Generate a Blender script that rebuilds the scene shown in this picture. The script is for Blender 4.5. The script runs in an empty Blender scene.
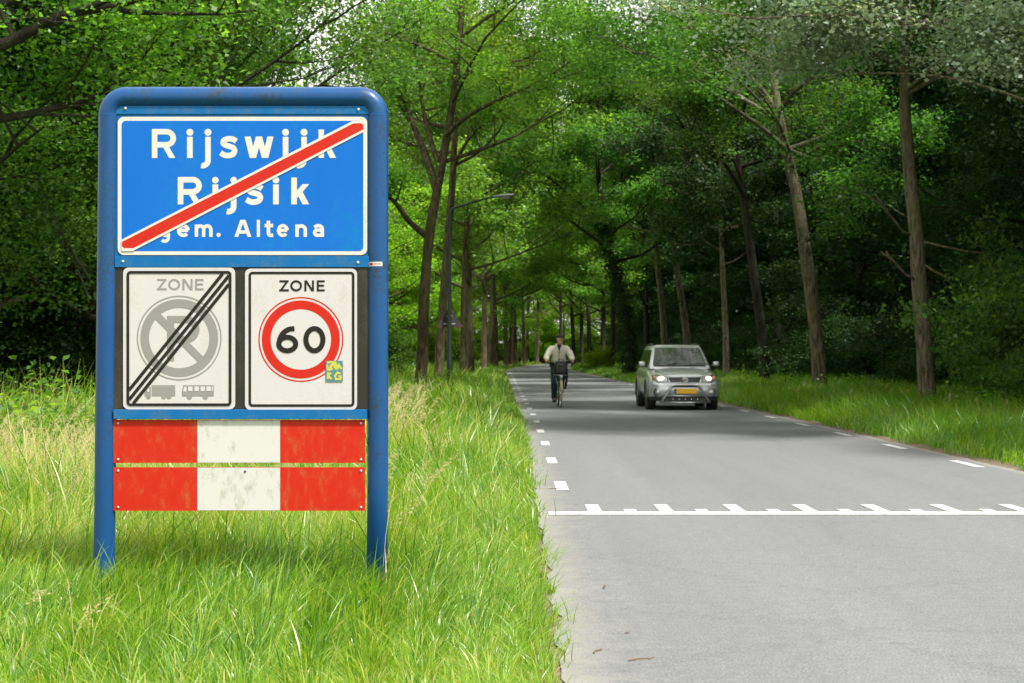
import bpy, math, random
import numpy as np
from mathutils import Vector, Matrix

scene = bpy.context.scene
COL = scene.collection
R = math.radians

# ------------------------------------------------------------------ camera
F = 1684.0            # focal length in pixels of the 1024 wide picture
HZ = 354.5            # horizon row
EYE = 1.32
cam_d = bpy.data.cameras.new('camera')
cam = bpy.data.objects.new('camera', cam_d)
COL.objects.link(cam)
cam.location = (0, 0, EYE)
cam.rotation_euler = (R(90), 0, 0)
cam_d.sensor_width = 36.0
cam_d.lens = F / 1024 * 36.0
cam_d.shift_y = (HZ - 341.5) / 1024.0
cam_d.clip_start = 0.1
cam_d.clip_end = 6000
cam_d.dof.use_dof = True
cam_d.dof.focus_distance = 9.4
cam_d.dof.aperture_fstop = 8.0
scene.camera = cam

# ------------------------------------------------------------------ light
SUN_EL, SUN_AZ = 58.0, 130.0     # azimuth clockwise from +Y
world = bpy.data.worlds.new('World')
scene.world = world
world.use_nodes = True
wn, wl = world.node_tree.nodes, world.node_tree.links
wn.clear()
w_out = wn.new('ShaderNodeOutputWorld')
w_bg = wn.new('ShaderNodeBackground')
w_bg.inputs['Strength'].default_value = 0.11
w_sky = wn.new('ShaderNodeTexSky')
w_sky.sky_type = 'NISHITA'
w_sky.sun_disc = False
w_sky.sun_elevation = R(SUN_EL)
w_sky.sun_rotation = R(SUN_AZ)
w_sky.dust_density = 3.0
w_sky.air_density = 1.0
w_no = wn.new('ShaderNodeTexNoise')
w_no.inputs['Scale'].default_value = 2.2
w_no.inputs['Detail'].default_value = 6
w_ra = wn.new('ShaderNodeMapRange')
w_ra.inputs['From Min'].default_value = 0.35
w_ra.inputs['From Max'].default_value = 0.62
w_ra.inputs['To Min'].default_value = 0.75
w_mx = wn.new('ShaderNodeMix')
w_mx.data_type = 'RGBA'
w_tc = wn.new('ShaderNodeTexCoord')
wl.new(w_tc.outputs['Generated'], w_no.inputs['Vector'])
wl.new(w_no.outputs['Fac'], w_ra.inputs['Value'])
wl.new(w_ra.outputs['Result'], w_mx.inputs[0])
wl.new(w_sky.outputs['Color'], w_mx.inputs[6])
w_mx.inputs[7].default_value = (8.6, 8.4, 8.0, 1)
wl.new(w_mx.outputs[2], w_bg.inputs['Color'])
wl.new(w_bg.outputs['Background'], w_out.inputs['Surface'])

sun_d = bpy.data.lights.new('sun', 'SUN')
sun_d.energy = 4.3
sun_d.angle = R(6.0)
sun_d.color = (1.0, 0.975, 0.93)
sun = bpy.data.objects.new('sun', sun_d)
COL.objects.link(sun)
_s = Vector((math.sin(R(SUN_AZ)) * math.cos(R(SUN_EL)), math.cos(R(SUN_AZ)) * math.cos(R(SUN_EL)), math.sin(R(SUN_EL))))
sun.rotation_euler = _s.to_track_quat('Z', 'Y').to_euler()

vs = scene.view_settings
vs.view_transform = 'Standard'
vs.look = 'None'
vs.gamma = 1.0
vs.use_curve_mapping = False
vs.exposure = 0.97
cy = scene.cycles
cy.max_bounces = 10
cy.diffuse_bounces = 6
cy.glossy_bounces = 3
cy.transmission_bounces = 6
cy.transparent_max_bounces = 8
cy.caustics_reflective = False
cy.caustics_refractive = False
cy.use_denoising = True
cy.denoising_input_passes = 'RGB_ALBEDO_NORMAL'
cy.denoising_prefilter = 'ACCURATE'
cy.sample_clamp_indirect = 6

# ------------------------------------------------------------------ helpers
rng = np.random.default_rng(11)
rnd = random.Random(5)


def tag(o, label=None, cat=None, group=None, kind=None):
    if label: o['label'] = label
    if cat: o['category'] = cat
    if group: o['group'] = group
    if kind: o['kind'] = kind
    return o


def empty(name, loc=(0, 0, 0), rz=0.0):
    o = bpy.data.objects.new(name, None)
    o.empty_display_size = 0.3
    o.location = loc
    o.rotation_euler = (0, 0, rz)
    COL.objects.link(o)
    return o


def link(name, me, parent=None):
    o = bpy.data.objects.new(name, me)
    COL.objects.link(o)
    if parent: o.parent = parent
    return o


def copy_tree(o, parent=None):
    c = o.copy()
    COL.objects.link(c)
    if parent: c.parent = parent
    for ch in list(o.children):
        copy_tree(ch, c)
    return c


def quad_mesh(name, V, Q, mat, tint=None, smooth=False):
    """numpy vertices and quads to a mesh, with an optional per-vertex 'tint'."""
    me = bpy.data.meshes.new(name)
    V = np.asarray(V, dtype=np.float32)
    Q = np.asarray(Q, dtype=np.int32)
    me.vertices.add(len(V))
    me.vertices.foreach_set('co', V.ravel())
    k = Q.shape[1]
    me.loops.add(Q.size)
    me.loops.foreach_set('vertex_index', Q.ravel())
    me.polygons.add(len(Q))
    me.polygons.foreach_set('loop_start', np.arange(0, Q.size, k, dtype=np.int32))
    me.polygons.foreach_set('loop_total', np.full(len(Q), k, dtype=np.int32))
    if smooth:
        me.polygons.foreach_set('use_smooth', np.ones(len(Q), dtype=bool))
    me.update(calc_edges=True)
    if tint is not None:
        a = me.attributes.new('tint', 'FLOAT', 'POINT')
        a.data.foreach_set('value', np.asarray(tint, dtype=np.float32))
    me.materials.append(mat)
    return me


class MB:
    """collects shapes; build() links them as one mesh object"""
    def __init__(s): s.v, s.f = [], []

    def add(s, V, Fc):
        b = len(s.v)
        s.v += [tuple(p) for p in V]
        s.f += [tuple(i + b for i in f) for f in Fc]
        return s

    def box(s, c, d, M=None):
        x, y, z = d[0] / 2, d[1] / 2, d[2] / 2
        V = [Vector((a * x, b * y, e * z)) for a in (-1, 1) for b in (-1, 1) for e in (-1, 1)]
        if M: V = [M @ v for v in V]
        V = [v + Vector(c) for v in V]
        return s.add(V, [(0, 1, 3, 2), (4, 6, 7, 5), (0, 4, 5, 1), (2, 3, 7, 6), (0, 2, 6, 4), (1, 5, 7, 3)])

    def tube(s, P, r, n=8, closed=False, cap=True):
        P = [Vector(p) for p in P]
        m = len(P)
        if not hasattr(r, '__len__'): r = [r] * m
        up = None
        rings = []
        for i in range(m):
            if closed: t = P[(i + 1) % m] - P[i - 1]
            else: t = P[min(i + 1, m - 1)] - P[max(i - 1, 0)]
            t = t.normalized() if t.length > 1e-9 else Vector((0, 0, 1))
            if up is None:
                up = t.orthogonal().normalized()
            up = (up - t * up.dot(t))
            up = up.normalized() if up.length > 1e-6 else t.orthogonal().normalized()
            b = t.cross(up)
            rings.append([P[i] + (up * math.cos(2 * math.pi * k / n) + b * math.sin(2 * math.pi * k / n)) * r[i] for k in range(n)])
        V = [p for g in rings for p in g]
        Fc = []
        for i in range(m if closed else m - 1):
            j = (i + 1) % m
            for k in range(n):
                k2 = (k + 1) % n
                Fc.append((i * n + k, i * n + k2, j * n + k2, j * n + k))
        if cap and not closed:
            Fc.append(tuple(range(n - 1, -1, -1)))
            Fc.append(tuple((m - 1) * n + k for k in range(n)))
        return s.add(V, Fc)

    def ball(s, c, r, nu=12, nv=8, M=None):
        rx, ry, rz = r if hasattr(r, '__len__') else (r, r, r)
        V, Fc = [], []
        for i in range(nv + 1):
            th = math.pi * i / nv
            for k in range(nu):
                ph = 2 * math.pi * k / nu
                p = Vector((rx * math.sin(th) * math.cos(ph), ry * math.sin(th) * math.sin(ph), rz * math.cos(th)))
                if M: p = M @ p
                V.append(p + Vector(c))
        for i in range(nv):
            for k in range(nu):
                k2 = (k + 1) % nu
                Fc.append((i * nu + k, (i + 1) * nu + k, (i + 1) * nu + k2, i * nu + k2))
        return s.add(V, Fc)

    def loft(s, rings, closed=True, caps=True):
        n = len(rings[0])
        V = [p for g in rings for p in g]
        Fc = []
        for i in range(len(rings) - 1):
            for k in range(n if closed else n - 1):
                k2 = (k + 1) % n
                Fc.append((i * n + k, i * n + k2, (i + 1) * n + k2, (i + 1) * n + k))
        if caps:
            Fc.append(tuple(range(n - 1, -1, -1)))
            Fc.append(tuple((len(rings) - 1) * n + k for k in range(n)))
        return s.add(V, Fc)

    def build(s, name, mat, parent=None, smooth=False, bevel=0, subsurf=0, angle=None):
        me = bpy.data.meshes.new(name)
        me.from_pydata([tuple(v) for v in s.v], [], s.f)
        me.materials.append(mat)
        if smooth:
            me.polygons.foreach_set('use_smooth', np.ones(len(me.polygons), dtype=bool))
            if angle: me.set_sharp_from_angle(angle=R(angle))
        me.update()
        o = link(name, me, parent)
        if bevel:
            m = o.modifiers.new('bevel', 'BEVEL'); m.width = bevel; m.segments = 2; m.limit_method = 'ANGLE'
        if subsurf:
            m = o.modifiers.new('subsurf', 'SUBSURF'); m.levels = subsurf; m.render_levels = subsurf
        return o


def catmull(P, per=6):
    P = [Vector(p) for p in P]
    Q = [P[0] * 2 - P[1]] + P + [P[-1] * 2 - P[-2]]
    out = []
    for i in range(1, len(Q) - 2):
        a, b, c, d = Q[i - 1], Q[i], Q[i + 1], Q[i + 2]
        for k in range(per):
            t = k / per
            out.append(0.5 * (2 * b + (c - a) * t + (2 * a - 5 * b + 4 * c - d) * t * t + (3 * b - a - 3 * c + d) * t ** 3))
    out.append(P[-1])
    return out


# ------------------------------------------------------------------ materials
def principled(name, col, rough=0.6, metal=0.0, spec=0.5, coat=0.0):
    m = bpy.data.materials.new(name)
    m.use_nodes = True
    b = m.node_tree.nodes['Principled BSDF']
    b.inputs['Base Color'].default_value = (*col, 1)
    b.inputs['Roughness'].default_value = rough
    b.inputs['Metallic'].default_value = metal
    b.inputs['Specular IOR Level'].default_value = spec
    b.inputs['Coat Weight'].default_value = coat
    return m


def weathered(name, col, rough=0.4, dirt=(0.06, 0.055, 0.03), amount=0.35, scale=6.0, var=0.12, spec=0.5, stretch=(1, 1, 0.35), bump=0.0):
    """painted surface with faint tone variation and grime streaks"""
    m = principled(name, col, rough, spec=spec)
    n, l = m.node_tree.nodes, m.node_tree.links
    b = n['Principled BSDF']
    tc = n.new('ShaderNodeTexCoord')
    mp = n.new('ShaderNodeMapping'); mp.inputs['Scale'].default_value = stretch
    l.new(tc.outputs['Object'], mp.inputs['Vector'])
    no = n.new('ShaderNodeTexNoise'); no.inputs['Scale'].default_value = scale; no.inputs['Detail'].default_value = 8
    no.inputs['Roughness'].default_value = 0.65
    l.new(mp.outputs['Vector'], no.inputs['Vector'])
    fine = n.new('ShaderNodeTexNoise'); fine.inputs['Scale'].default_value = scale * 9; fine.inputs['Detail'].default_value = 5
    l.new(tc.outputs['Object'], fine.inputs['Vector'])
    mul = n.new('ShaderNodeMath'); mul.operation = 'MULTIPLY_ADD'
    mul.inputs[1].default_value = 0.5
    l.new(fine.outputs['Fac'], mul.inputs[0]); l.new(no.outputs['Fac'], mul.inputs[2])
    mr = n.new('ShaderNodeMapRange')
    mr.inputs['From Min'].default_value = 0.78; mr.inputs['From Max'].default_value = 1.02
    mr.inputs['To Max'].default_value = amount
    l.new(mul.outputs[0], mr.inputs['Value'])
    mix = n.new('ShaderNodeMix'); mix.data_type = 'RGBA'
    c2 = tuple(min(1, c * (1 + var) + 0.01) for c in col)
    mix2 = n.new('ShaderNodeMix'); mix2.data_type = 'RGBA'
    mix2.inputs[6].default_value = (*[c * (1 - var) for c in col], 1); mix2.inputs[7].default_value = (*c2, 1)
    l.new(no.outputs['Fac'], mix2.inputs[0])
    l.new(mr.outputs['Result'], mix.inputs[0])
    l.new(mix2.outputs[2], mix.inputs[6]); mix.inputs[7].default_value = (*dirt, 1)
    l.new(mix.outputs[2], b.inputs['Base Color'])
    mr2 = n.new('ShaderNodeMapRange'); mr2.inputs['To Min'].default_value = rough; mr2.inputs['To Max'].default_value = min(1, rough + 0.3)
    l.new(mr.outputs['Result'], mr2.inputs['Value']); l.new(mr2.outputs['Result'], b.inputs['Roughness'])
    if bump:
        bp = n.new('ShaderNodeBump'); bp.inputs['Strength'].default_value = bump
        l.new(fine.outputs['Fac'], bp.inputs['Height']); l.new(bp.outputs['Normal'], b.inputs['Normal'])
    return m


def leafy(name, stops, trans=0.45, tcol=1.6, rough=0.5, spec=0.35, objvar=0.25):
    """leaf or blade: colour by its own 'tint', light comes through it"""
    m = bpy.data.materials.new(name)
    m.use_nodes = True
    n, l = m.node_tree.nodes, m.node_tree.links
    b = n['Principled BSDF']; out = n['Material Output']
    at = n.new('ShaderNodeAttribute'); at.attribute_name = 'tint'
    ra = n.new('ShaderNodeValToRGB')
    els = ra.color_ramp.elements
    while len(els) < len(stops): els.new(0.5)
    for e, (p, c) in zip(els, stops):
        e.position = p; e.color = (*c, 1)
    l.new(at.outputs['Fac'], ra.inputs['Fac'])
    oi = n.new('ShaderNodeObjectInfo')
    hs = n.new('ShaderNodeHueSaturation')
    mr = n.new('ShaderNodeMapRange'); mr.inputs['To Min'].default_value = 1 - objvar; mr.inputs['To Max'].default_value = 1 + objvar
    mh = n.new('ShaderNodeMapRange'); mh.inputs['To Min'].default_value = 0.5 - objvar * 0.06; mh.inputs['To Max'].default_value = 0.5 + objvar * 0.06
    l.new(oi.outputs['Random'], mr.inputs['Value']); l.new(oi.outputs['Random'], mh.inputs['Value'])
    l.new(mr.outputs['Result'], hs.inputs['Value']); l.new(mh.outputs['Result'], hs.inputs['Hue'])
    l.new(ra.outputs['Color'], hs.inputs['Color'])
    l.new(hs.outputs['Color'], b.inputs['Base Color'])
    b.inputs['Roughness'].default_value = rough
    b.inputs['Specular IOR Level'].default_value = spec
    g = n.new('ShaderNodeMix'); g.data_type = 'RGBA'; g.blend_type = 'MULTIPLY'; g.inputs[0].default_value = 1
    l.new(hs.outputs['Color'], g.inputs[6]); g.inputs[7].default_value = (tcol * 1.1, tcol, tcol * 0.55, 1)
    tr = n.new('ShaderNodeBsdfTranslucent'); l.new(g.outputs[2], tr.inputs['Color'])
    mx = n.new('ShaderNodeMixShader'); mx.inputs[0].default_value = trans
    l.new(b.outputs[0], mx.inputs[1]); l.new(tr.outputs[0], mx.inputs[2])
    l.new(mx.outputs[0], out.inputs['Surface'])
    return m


def bark(name, c1, c2, moss):
    m = principled(name, c1, 0.9, spec=0.2)
    n, l = m.node_tree.nodes, m.node_tree.links
    b = n['Principled BSDF']
    tc = n.new('ShaderNodeTexCoord')
    mp = n.new('ShaderNodeMapping'); mp.inputs['Scale'].default_value = (9, 9, 1.6)
    l.new(tc.outputs['Object'], mp.inputs['Vector'])
    no = n.new('ShaderNodeTexNoise'); no.inputs['Scale'].default_value = 1.6; no.inputs['Detail'].default_value = 9; no.inputs['Roughness'].default_value = 0.7
    l.new(mp.outputs['Vector'], no.inputs['Vector'])
    big = n.new('ShaderNodeTexNoise'); big.inputs['Scale'].default_value = 0.8; big.inputs['Detail'].default_value = 4
    l.new(tc.outputs['Object'], big.inputs['Vector'])
    ra = n.new('ShaderNodeValToRGB')
    ra.color_ramp.elements[0].position = 0.41; ra.color_ramp.elements[0].color = (*[c * .7 for c in c1], 1)
    ra.color_ramp.elements[1].position = 0.60; ra.color_ramp.elements[1].color = (*c2, 1)
    l.new(no.outputs['Fac'], ra.inputs['Fac'])
    mr = n.new('ShaderNodeMapRange'); mr.inputs['From Min'].default_value = 0.45; mr.inputs['From Max'].default_value = 0.65; mr.inputs['To Max'].default_value = 0.7
    l.new(big.outputs['Fac'], mr.inputs['Value'])
    mx = n.new('ShaderNodeMix'); mx.data_type = 'RGBA'; mx.inputs[7].default_value = (*moss, 1)
    l.new(mr.outputs['Result'], mx.inputs[0]); l.new(ra.outputs['Color'], mx.inputs[6])
    l.new(mx.outputs[2], b.inputs['Base Color'])
    bp = n.new('ShaderNodeBump'); bp.inputs['Strength'].default_value = 0.9; bp.inputs['Distance'].default_value = 0.03
    l.new(no.outputs['Fac'], bp.inputs['Height']); l.new(bp.outputs['Normal'], b.inputs['Normal'])
    return m


def ground_mat(name, cols, scale, rough=0.95, bump=0.4, detail=10):
    m = principled(name, cols[0], rough, spec=0.25)
    n, l = m.node_tree.nodes, m.node_tree.links
    b = n['Principled BSDF']
    tc = n.new('ShaderNodeTexCoord')
    a = n.new('ShaderNodeTexNoise'); a.inputs['Scale'].default_value = scale; a.inputs['Detail'].default_value = detail; a.inputs['Roughness'].default_value = 0.7
    l.new(tc.outputs['Object'], a.inputs['Vector'])
    ra = n.new('ShaderNodeValToRGB')
    els = ra.color_ramp.elements
    while len(els) < len(cols): els.new(0.5)
    for i, (e, c) in enumerate(zip(els, cols)):
        e.position = 0.3 + 0.4 * i / max(1, len(cols) - 1); e.color = (*c, 1)
    l.new(a.outputs['Fac'], ra.inputs['Fac']); l.new(ra.outputs['Color'], b.inputs['Base Color'])
    bp = n.new('ShaderNodeBump'); bp.inputs['Strength'].default_value = bump; bp.inputs['Distance'].default_value = 0.02
    l.new(a.outputs['Fac'], bp.inputs['Height']); l.new(bp.outputs['Normal'], b.inputs['Normal'])
    return m


def asphalt_mat():
    m = principled('asphalt', (0.2, 0.2, 0.19), 0.85, spec=0.4)
    n, l = m.node_tree.nodes, m.node_tree.links
    b = n['Principled BSDF']
    tc = n.new('ShaderNodeTexCoord')
    fine = n.new('ShaderNodeTexNoise'); fine.inputs['Scale'].default_value = 85; fine.inputs['Detail'].default_value = 3
    grit = n.new('ShaderNodeTexVoronoi'); grit.inputs['Scale'].default_value = 60
    big = n.new('ShaderNodeTexNoise'); big.inputs['Scale'].default_value = 0.55; big.inputs['Detail'].default_value = 7; big.inputs['Roughness'].default_value = 0.6
    mpb = n.new('ShaderNodeMapping'); mpb.inputs['Scale'].default_value = (1.7, 0.07, 1)
    l.new(tc.outputs['Object'], mpb.inputs['Vector']); l.new(mpb.outputs['Vector'], big.inputs['Vector'])
    for t in (fine, grit): l.new(tc.outputs['Object'], t.inputs['Vector'])
    r1 = n.new('ShaderNodeValToRGB')
    r1.color_ramp.elements[0].position = 0.3; r1.color_ramp.elements[0].color = (0.088, 0.091, 0.093, 1)
    r1.color_ramp.elements[1].position = 0.72; r1.color_ramp.elements[1].color = (0.168, 0.172, 0.172, 1)
    l.new(fine.outputs['Fac'], r1.inputs['Fac'])
    r2 = n.new('ShaderNodeMapRange'); r2.inputs['From Min'].default_value = 0.3; r2.inputs['From Max'].default_value = 0.7
    r2.inputs['To Min'].default_value = 0.88; r2.inputs['To Max'].default_value = 1.1
    l.new(big.outputs['Fac'], r2.inputs['Value'])
    mu = n.new('ShaderNodeMix'); mu.data_type = 'RGBA'; mu.blend_type = 'MULTIPLY'; mu.inputs[0].default_value = 1
    l.new(r1.outputs['Color'], mu.inputs[6])
    mid = n.new('ShaderNodeTexNoise'); mid.inputs['Scale'].default_value = 14; mid.inputs['Detail'].default_value = 8; mid.inputs['Roughness'].default_value = 0.75
    l.new(tc.outputs['Object'], mid.inputs['Vector'])
    r3 = n.new('ShaderNodeMapRange'); r3.inputs['From Min'].default_value = 0.3; r3.inputs['From Max'].default_value = 0.7; r3.inputs['To Min'].default_value = 0.86; r3.inputs['To Max'].default_value = 1.14
    l.new(mid.outputs['Fac'], r3.inputs['Value'])
    m3 = n.new('ShaderNodeMath'); m3.operation = 'MULTIPLY'
    l.new(r3.outputs['Result'], m3.inputs[0]); l.new(r2.outputs['Result'], m3.inputs[1])
    wv = n.new('ShaderNodeTexVoronoi'); wv.feature = 'DISTANCE_TO_EDGE'; wv.inputs['Scale'].default_value = 0.45
    wa = n.new('ShaderNodeMix'); wa.data_type = 'RGBA'; wa.blend_type = 'ADD'; wa.inputs[0].default_value = 0.55
    l.new(tc.outputs['Object'], wa.inputs[6]); l.new(mid.outputs['Color'], wa.inputs[7]); l.new(wa.outputs[2], wv.inputs['Vector'])
    r4 = n.new('ShaderNodeMapRange'); r4.inputs['From Min'].default_value = 0.0; r4.inputs['From Max'].default_value = 0.006; r4.inputs['To Min'].default_value = 0.72; r4.inputs['To Max'].default_value = 1.0
    l.new(wv.outputs['Distance'], r4.inputs['Value'])
    m4 = n.new('ShaderNodeMath'); m4.operation = 'MULTIPLY'
    l.new(m3.outputs[0], m4.inputs[0]); l.new(r4.outputs['Result'], m4.inputs[1])
    cm = n.new('ShaderNodeCombineColor')
    for i in range(3): l.new(m4.outputs[0], cm.inputs[i])
    l.new(cm.outputs[0], mu.inputs[7])
    # sandy dust that has gathered on the outer edge of the road, near the verge
    at = n.new('ShaderNodeAttribute'); at.attribute_name = 'tint'
    ed = n.new('ShaderNodeTexNoise'); ed.inputs['Scale'].default_value = 3.5; ed.inputs['Detail'].default_value = 8; ed.inputs['Roughness'].default_value = 0.7
    l.new(tc.outputs['Object'], ed.inputs['Vector'])
    ad = n.new('ShaderNodeMath'); ad.operation = 'MULTIPLY_ADD'; ad.inputs[1].default_value = 1.2
    l.new(at.outputs['Fac'], ad.inputs[0]); l.new(ed.outputs['Fac'], ad.inputs[2])
    rr = n.new('ShaderNodeMapRange'); rr.inputs['From Min'].default_value = 0.85; rr.inputs['From Max'].default_value = 1.7; rr.inputs['To Max'].default_value = 0.8
    l.new(ad.outputs[0], rr.inputs['Value'])
    mx = n.new('ShaderNodeMix'); mx.data_type = 'RGBA'; mx.inputs[7].default_value = (0.24, 0.225, 0.19, 1)
    l.new(rr.outputs['Result'], mx.inputs[0]); l.new(mu.outputs[2], mx.inputs[6])
    l.new(mx.outputs[2], b.inputs['Base Color'])
    bp = n.new('ShaderNodeBump'); bp.inputs['Strength'].default_value = 0.5; bp.inputs['Distance'].default_value = 0.008
    l.new(grit.outputs['Distance'], bp.inputs['Height']); l.new(bp.outputs['Normal'], b.inputs['Normal'])
    return m


def road_paint():
    m = principled('road_paint', (0.7, 0.7, 0.67), 0.7)
    n, l = m.node_tree.nodes, m.node_tree.links
    b = n['Principled BSDF']
    tc = n.new('ShaderNodeTexCoord')
    a = n.new('ShaderNodeTexNoise'); a.inputs['Scale'].default_value = 25; a.inputs['Detail'].default_value = 8; a.inputs['Roughness'].default_value = 0.75
    l.new(tc.outputs['Object'], a.inputs['Vector'])
    ra = n.new('ShaderNodeValToRGB')
    ra.color_ramp.elements[0].position = 0.33; ra.color_ramp.elements[0].color = (0.14, 0.14, 0.135, 1)
    ra.color_ramp.elements[1].position = 0.5; ra.color_ramp.elements[1].color = (0.45, 0.45, 0.44, 1)
    l.new(a.outputs['Fac'], ra.inputs['Fac']); l.new(ra.outputs['Color'], b.inputs['Base Color'])
    return m


M = {}
M['asphalt'] = asphalt_mat()
M['paint'] = road_paint()
M['ground'] = ground_mat('meadow_ground', [(0.05, 0.09, 0.012), (0.08, 0.14, 0.016), (0.12, 0.18, 0.03)], 1.7)
M['soil'] = ground_mat('verge_soil', [(0.07, 0.05, 0.03), (0.13, 0.10, 0.065), (0.22, 0.18, 0.12)], 7.0)
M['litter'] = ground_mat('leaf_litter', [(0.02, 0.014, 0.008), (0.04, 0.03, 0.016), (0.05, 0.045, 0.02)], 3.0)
M['bark_l'] = bark('bark_brown', (0.045, 0.034, 0.02), (0.14, 0.105, 0.06), (0.09, 0.09, 0.035))
M['bark_r'] = bark('bark_grey', (0.085, 0.066, 0.045), (0.24, 0.19, 0.13), (0.13, 0.13, 0.06))
M['bark_d'] = bark('bark_dark', (0.02, 0.016, 0.011), (0.05, 0.04, 0.028), (0.03, 0.04, 0.018))
M['leaf_oak'] = leafy('leaf_oak', [(0, (0.03, 0.085, 0.014)), (0.5, (0.08, 0.182, 0.02)), (1, (0.175, 0.29, 0.035))], 0.55, 2.5, spec=0.5, rough=0.42)
M['leaf_wood'] = leafy('leaf_wood', [(0, (0.022, 0.066, 0.014)), (0.5, (0.052, 0.128, 0.02)), (1, (0.115, 0.21, 0.028))], 0.5, 2.2, spec=0.28, rough=0.45)
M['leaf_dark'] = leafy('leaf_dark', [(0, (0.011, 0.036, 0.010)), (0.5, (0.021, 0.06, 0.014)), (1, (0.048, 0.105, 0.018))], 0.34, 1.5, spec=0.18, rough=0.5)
M['leaf_pale'] = leafy('leaf_pale', [(0, (0.10, 0.18, 0.08)), (0.5, (0.21, 0.29, 0.18)), (1, (0.44, 0.51, 0.42))], 0.4, 1.15, spec=0.7, rough=0.38)
M['leaf_field'] = leafy('leaf_field', [(0, (0.08, 0.17, 0.012)), (0.5, (0.14, 0.26, 0.018)), (1, (0.21, 0.33, 0.03))], 0.55, 2.3, spec=0.3)
M['grass'] = leafy('grass', [(0, (0.035, 0.12, 0.010)), (0.35, (0.10, 0.25, 0.014)), (0.75, (0.26, 0.385, 0.03)), (0.9, (0.40, 0.39, 0.12)), (1, (0.55, 0.47, 0.24))], 0.45, 1.7, spec=0.6, rough=0.34, objvar=0.0)
M['straw'] = leafy('straw', [(0, (0.30, 0.30, 0.11)), (0.5, (0.46, 0.40, 0.19)), (1, (0.62, 0.52, 0.30))], 0.3, 1.1, objvar=0.0)

M['frame_blue'] = weathered('frame_blue', (0.0, 0.048, 0.16), 0.33, dirt=(0.018, 0.026, 0.018), amount=0.95, scale=6, spec=0.3, var=0.2)
M['plate_blue'] = weathered('plate_blue', (0.0, 0.10, 0.28), 0.5, dirt=(0.09, 0.11, 0.07), amount=0.7, scale=9, spec=0.15, stretch=(1, 1, 1))
M['sign_blue'] = weathered('sign_blue', (0.0, 0.105, 0.42), 0.38, dirt=(0.0, 0.17, 0.33), amount=0.45, scale=4, var=0.07, spec=0.12)
M['sign_white'] = weathered('sign_white', (0.50, 0.48, 0.445), 0.45, dirt=(0.36, 0.33, 0.24), amount=0.45, scale=8, var=0.04, spec=0.2)
M['zone_white'] = weathered('zone_white', (0.455, 0.43, 0.425), 0.45, dirt=(0.34, 0.31, 0.24), amount=0.4, scale=10, var=0.05, spec=0.2)
M['sign_red'] = weathered('sign_red', (0.42, 0.012, 0.004), 0.4, dirt=(0.28, 0.06, 0.02), amount=0.35, scale=9, var=0.06, spec=0.15)
M['board_red'] = weathered('board_red', (0.42, 0.013, 0.002), 0.5, dirt=(0.26, 0.12, 0.03), amount=0.6, scale=22, var=0.08, stretch=(1, 1, 0.45), spec=0.15)
M['board_white'] = weathered('board_white', (0.48, 0.47, 0.44), 0.5, dirt=(0.17, 0.17, 0.08), amount=0.75, scale=20, var=0.04, stretch=(1, 1, 0.5), spec=0.2)
M['sign_grey'] = principled('sign_grey', (0.215, 0.205, 0.195), 0.5, spec=0.15)
M['sign_black'] = principled('sign_black', (0.016, 0.014, 0.012), 0.5, spec=0.12)
M['black_plate'] = weathered('black_plate', (0.022, 0.02, 0.014), 0.55, dirt=(0.08, 0.075, 0.04), amount=0.5, scale=11, spec=0.15)
M['galv'] = weathered('galvanised', (0.42, 0.43, 0.42), 0.5, dirt=(0.16, 0.15, 0.11), amount=0.5, scale=8)
M['lamp_green'] = principled('lamp_green', (0.008, 0.014, 0.010), 0.5, spec=0.25)
M['sticker_teal'] = principled('sticker_teal', (0.05, 0.16, 0.18), 0.5)
M['sticker_yellow'] = principled('sticker_yellow', (0.40, 0.38, 0.06), 0.5)


# ------------------------------------------------------------------ the ground and the road
def cx(y):
    """road centre line: straight, easing left, then bending right"""
    k = [(-60, 2.95), (0, 2.95), (32, 2.95), (45, 2.86), (67, 2.72), (100, 2.50), (135, 2.33), (165, 2.95), (200, 4.6), (250, 9.5), (320, 22)]
    for (a, u), (b, v) in zip(k, k[1:]):
        if y <= b:
            i = k.index((a, u))
            p0 = k[max(i - 1, 0)]; p3 = k[min(i + 2, len(k) - 1)]
            t = (y - a) / (b - a)
            m1 = (v - p0[1]) / (b - p0[0]) * (b - a) if p0[0] != b else 0
            m2 = (p3[1] - u) / (p3[0] - a) * (b - a)
            return (2 * t ** 3 - 3 * t * t + 1) * u + (t ** 3 - 2 * t * t + t) * m1 + (-2 * t ** 3 + 3 * t * t) * v + (t ** 3 - t * t) * m2
    return k[-1][1]


HALF = 2.74
ys = np.concatenate([np.arange(-30, 4, 1.5), np.arange(4, 34, 0.2), np.arange(34, 60, 1.5), np.arange(60, 321, 3.0)])
CX = np.array([cx(y) for y in ys])
cx_np = lambda y: np.interp(y, ys, CX)


def ribbon(name, offs, z, mat, tints, kind='structure', y0=-30, y1=320):
    V, Q, T = [], [], []
    yy = [y for y in ys if y0 <= y <= y1]
    n = len(offs)
    for y in yy:
        for o, t in zip(offs, tints):
            if name == 'road' and abs(o) > HALF - .01:      # the asphalt crumbles along its edge
                o += .022 * math.sin(y * 5.1) * math.sin(y * 1.7 + o) + .014 * math.sin(y * 13.3 + o) + 0.012 * math.sin(y * 37.7 + o * 5)
            V.append((cx(y) + o, y, z)); T.append(t)
    for i in range(len(yy) - 1):
        for k in range(n - 1):
            Q.append((i * n + k, i * n + k + 1, (i + 1) * n + k + 1, (i + 1) * n + k))
    me = quad_mesh(name, V, Q, mat, T)
    return tag(link(name, me), kind=kind)


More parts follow.
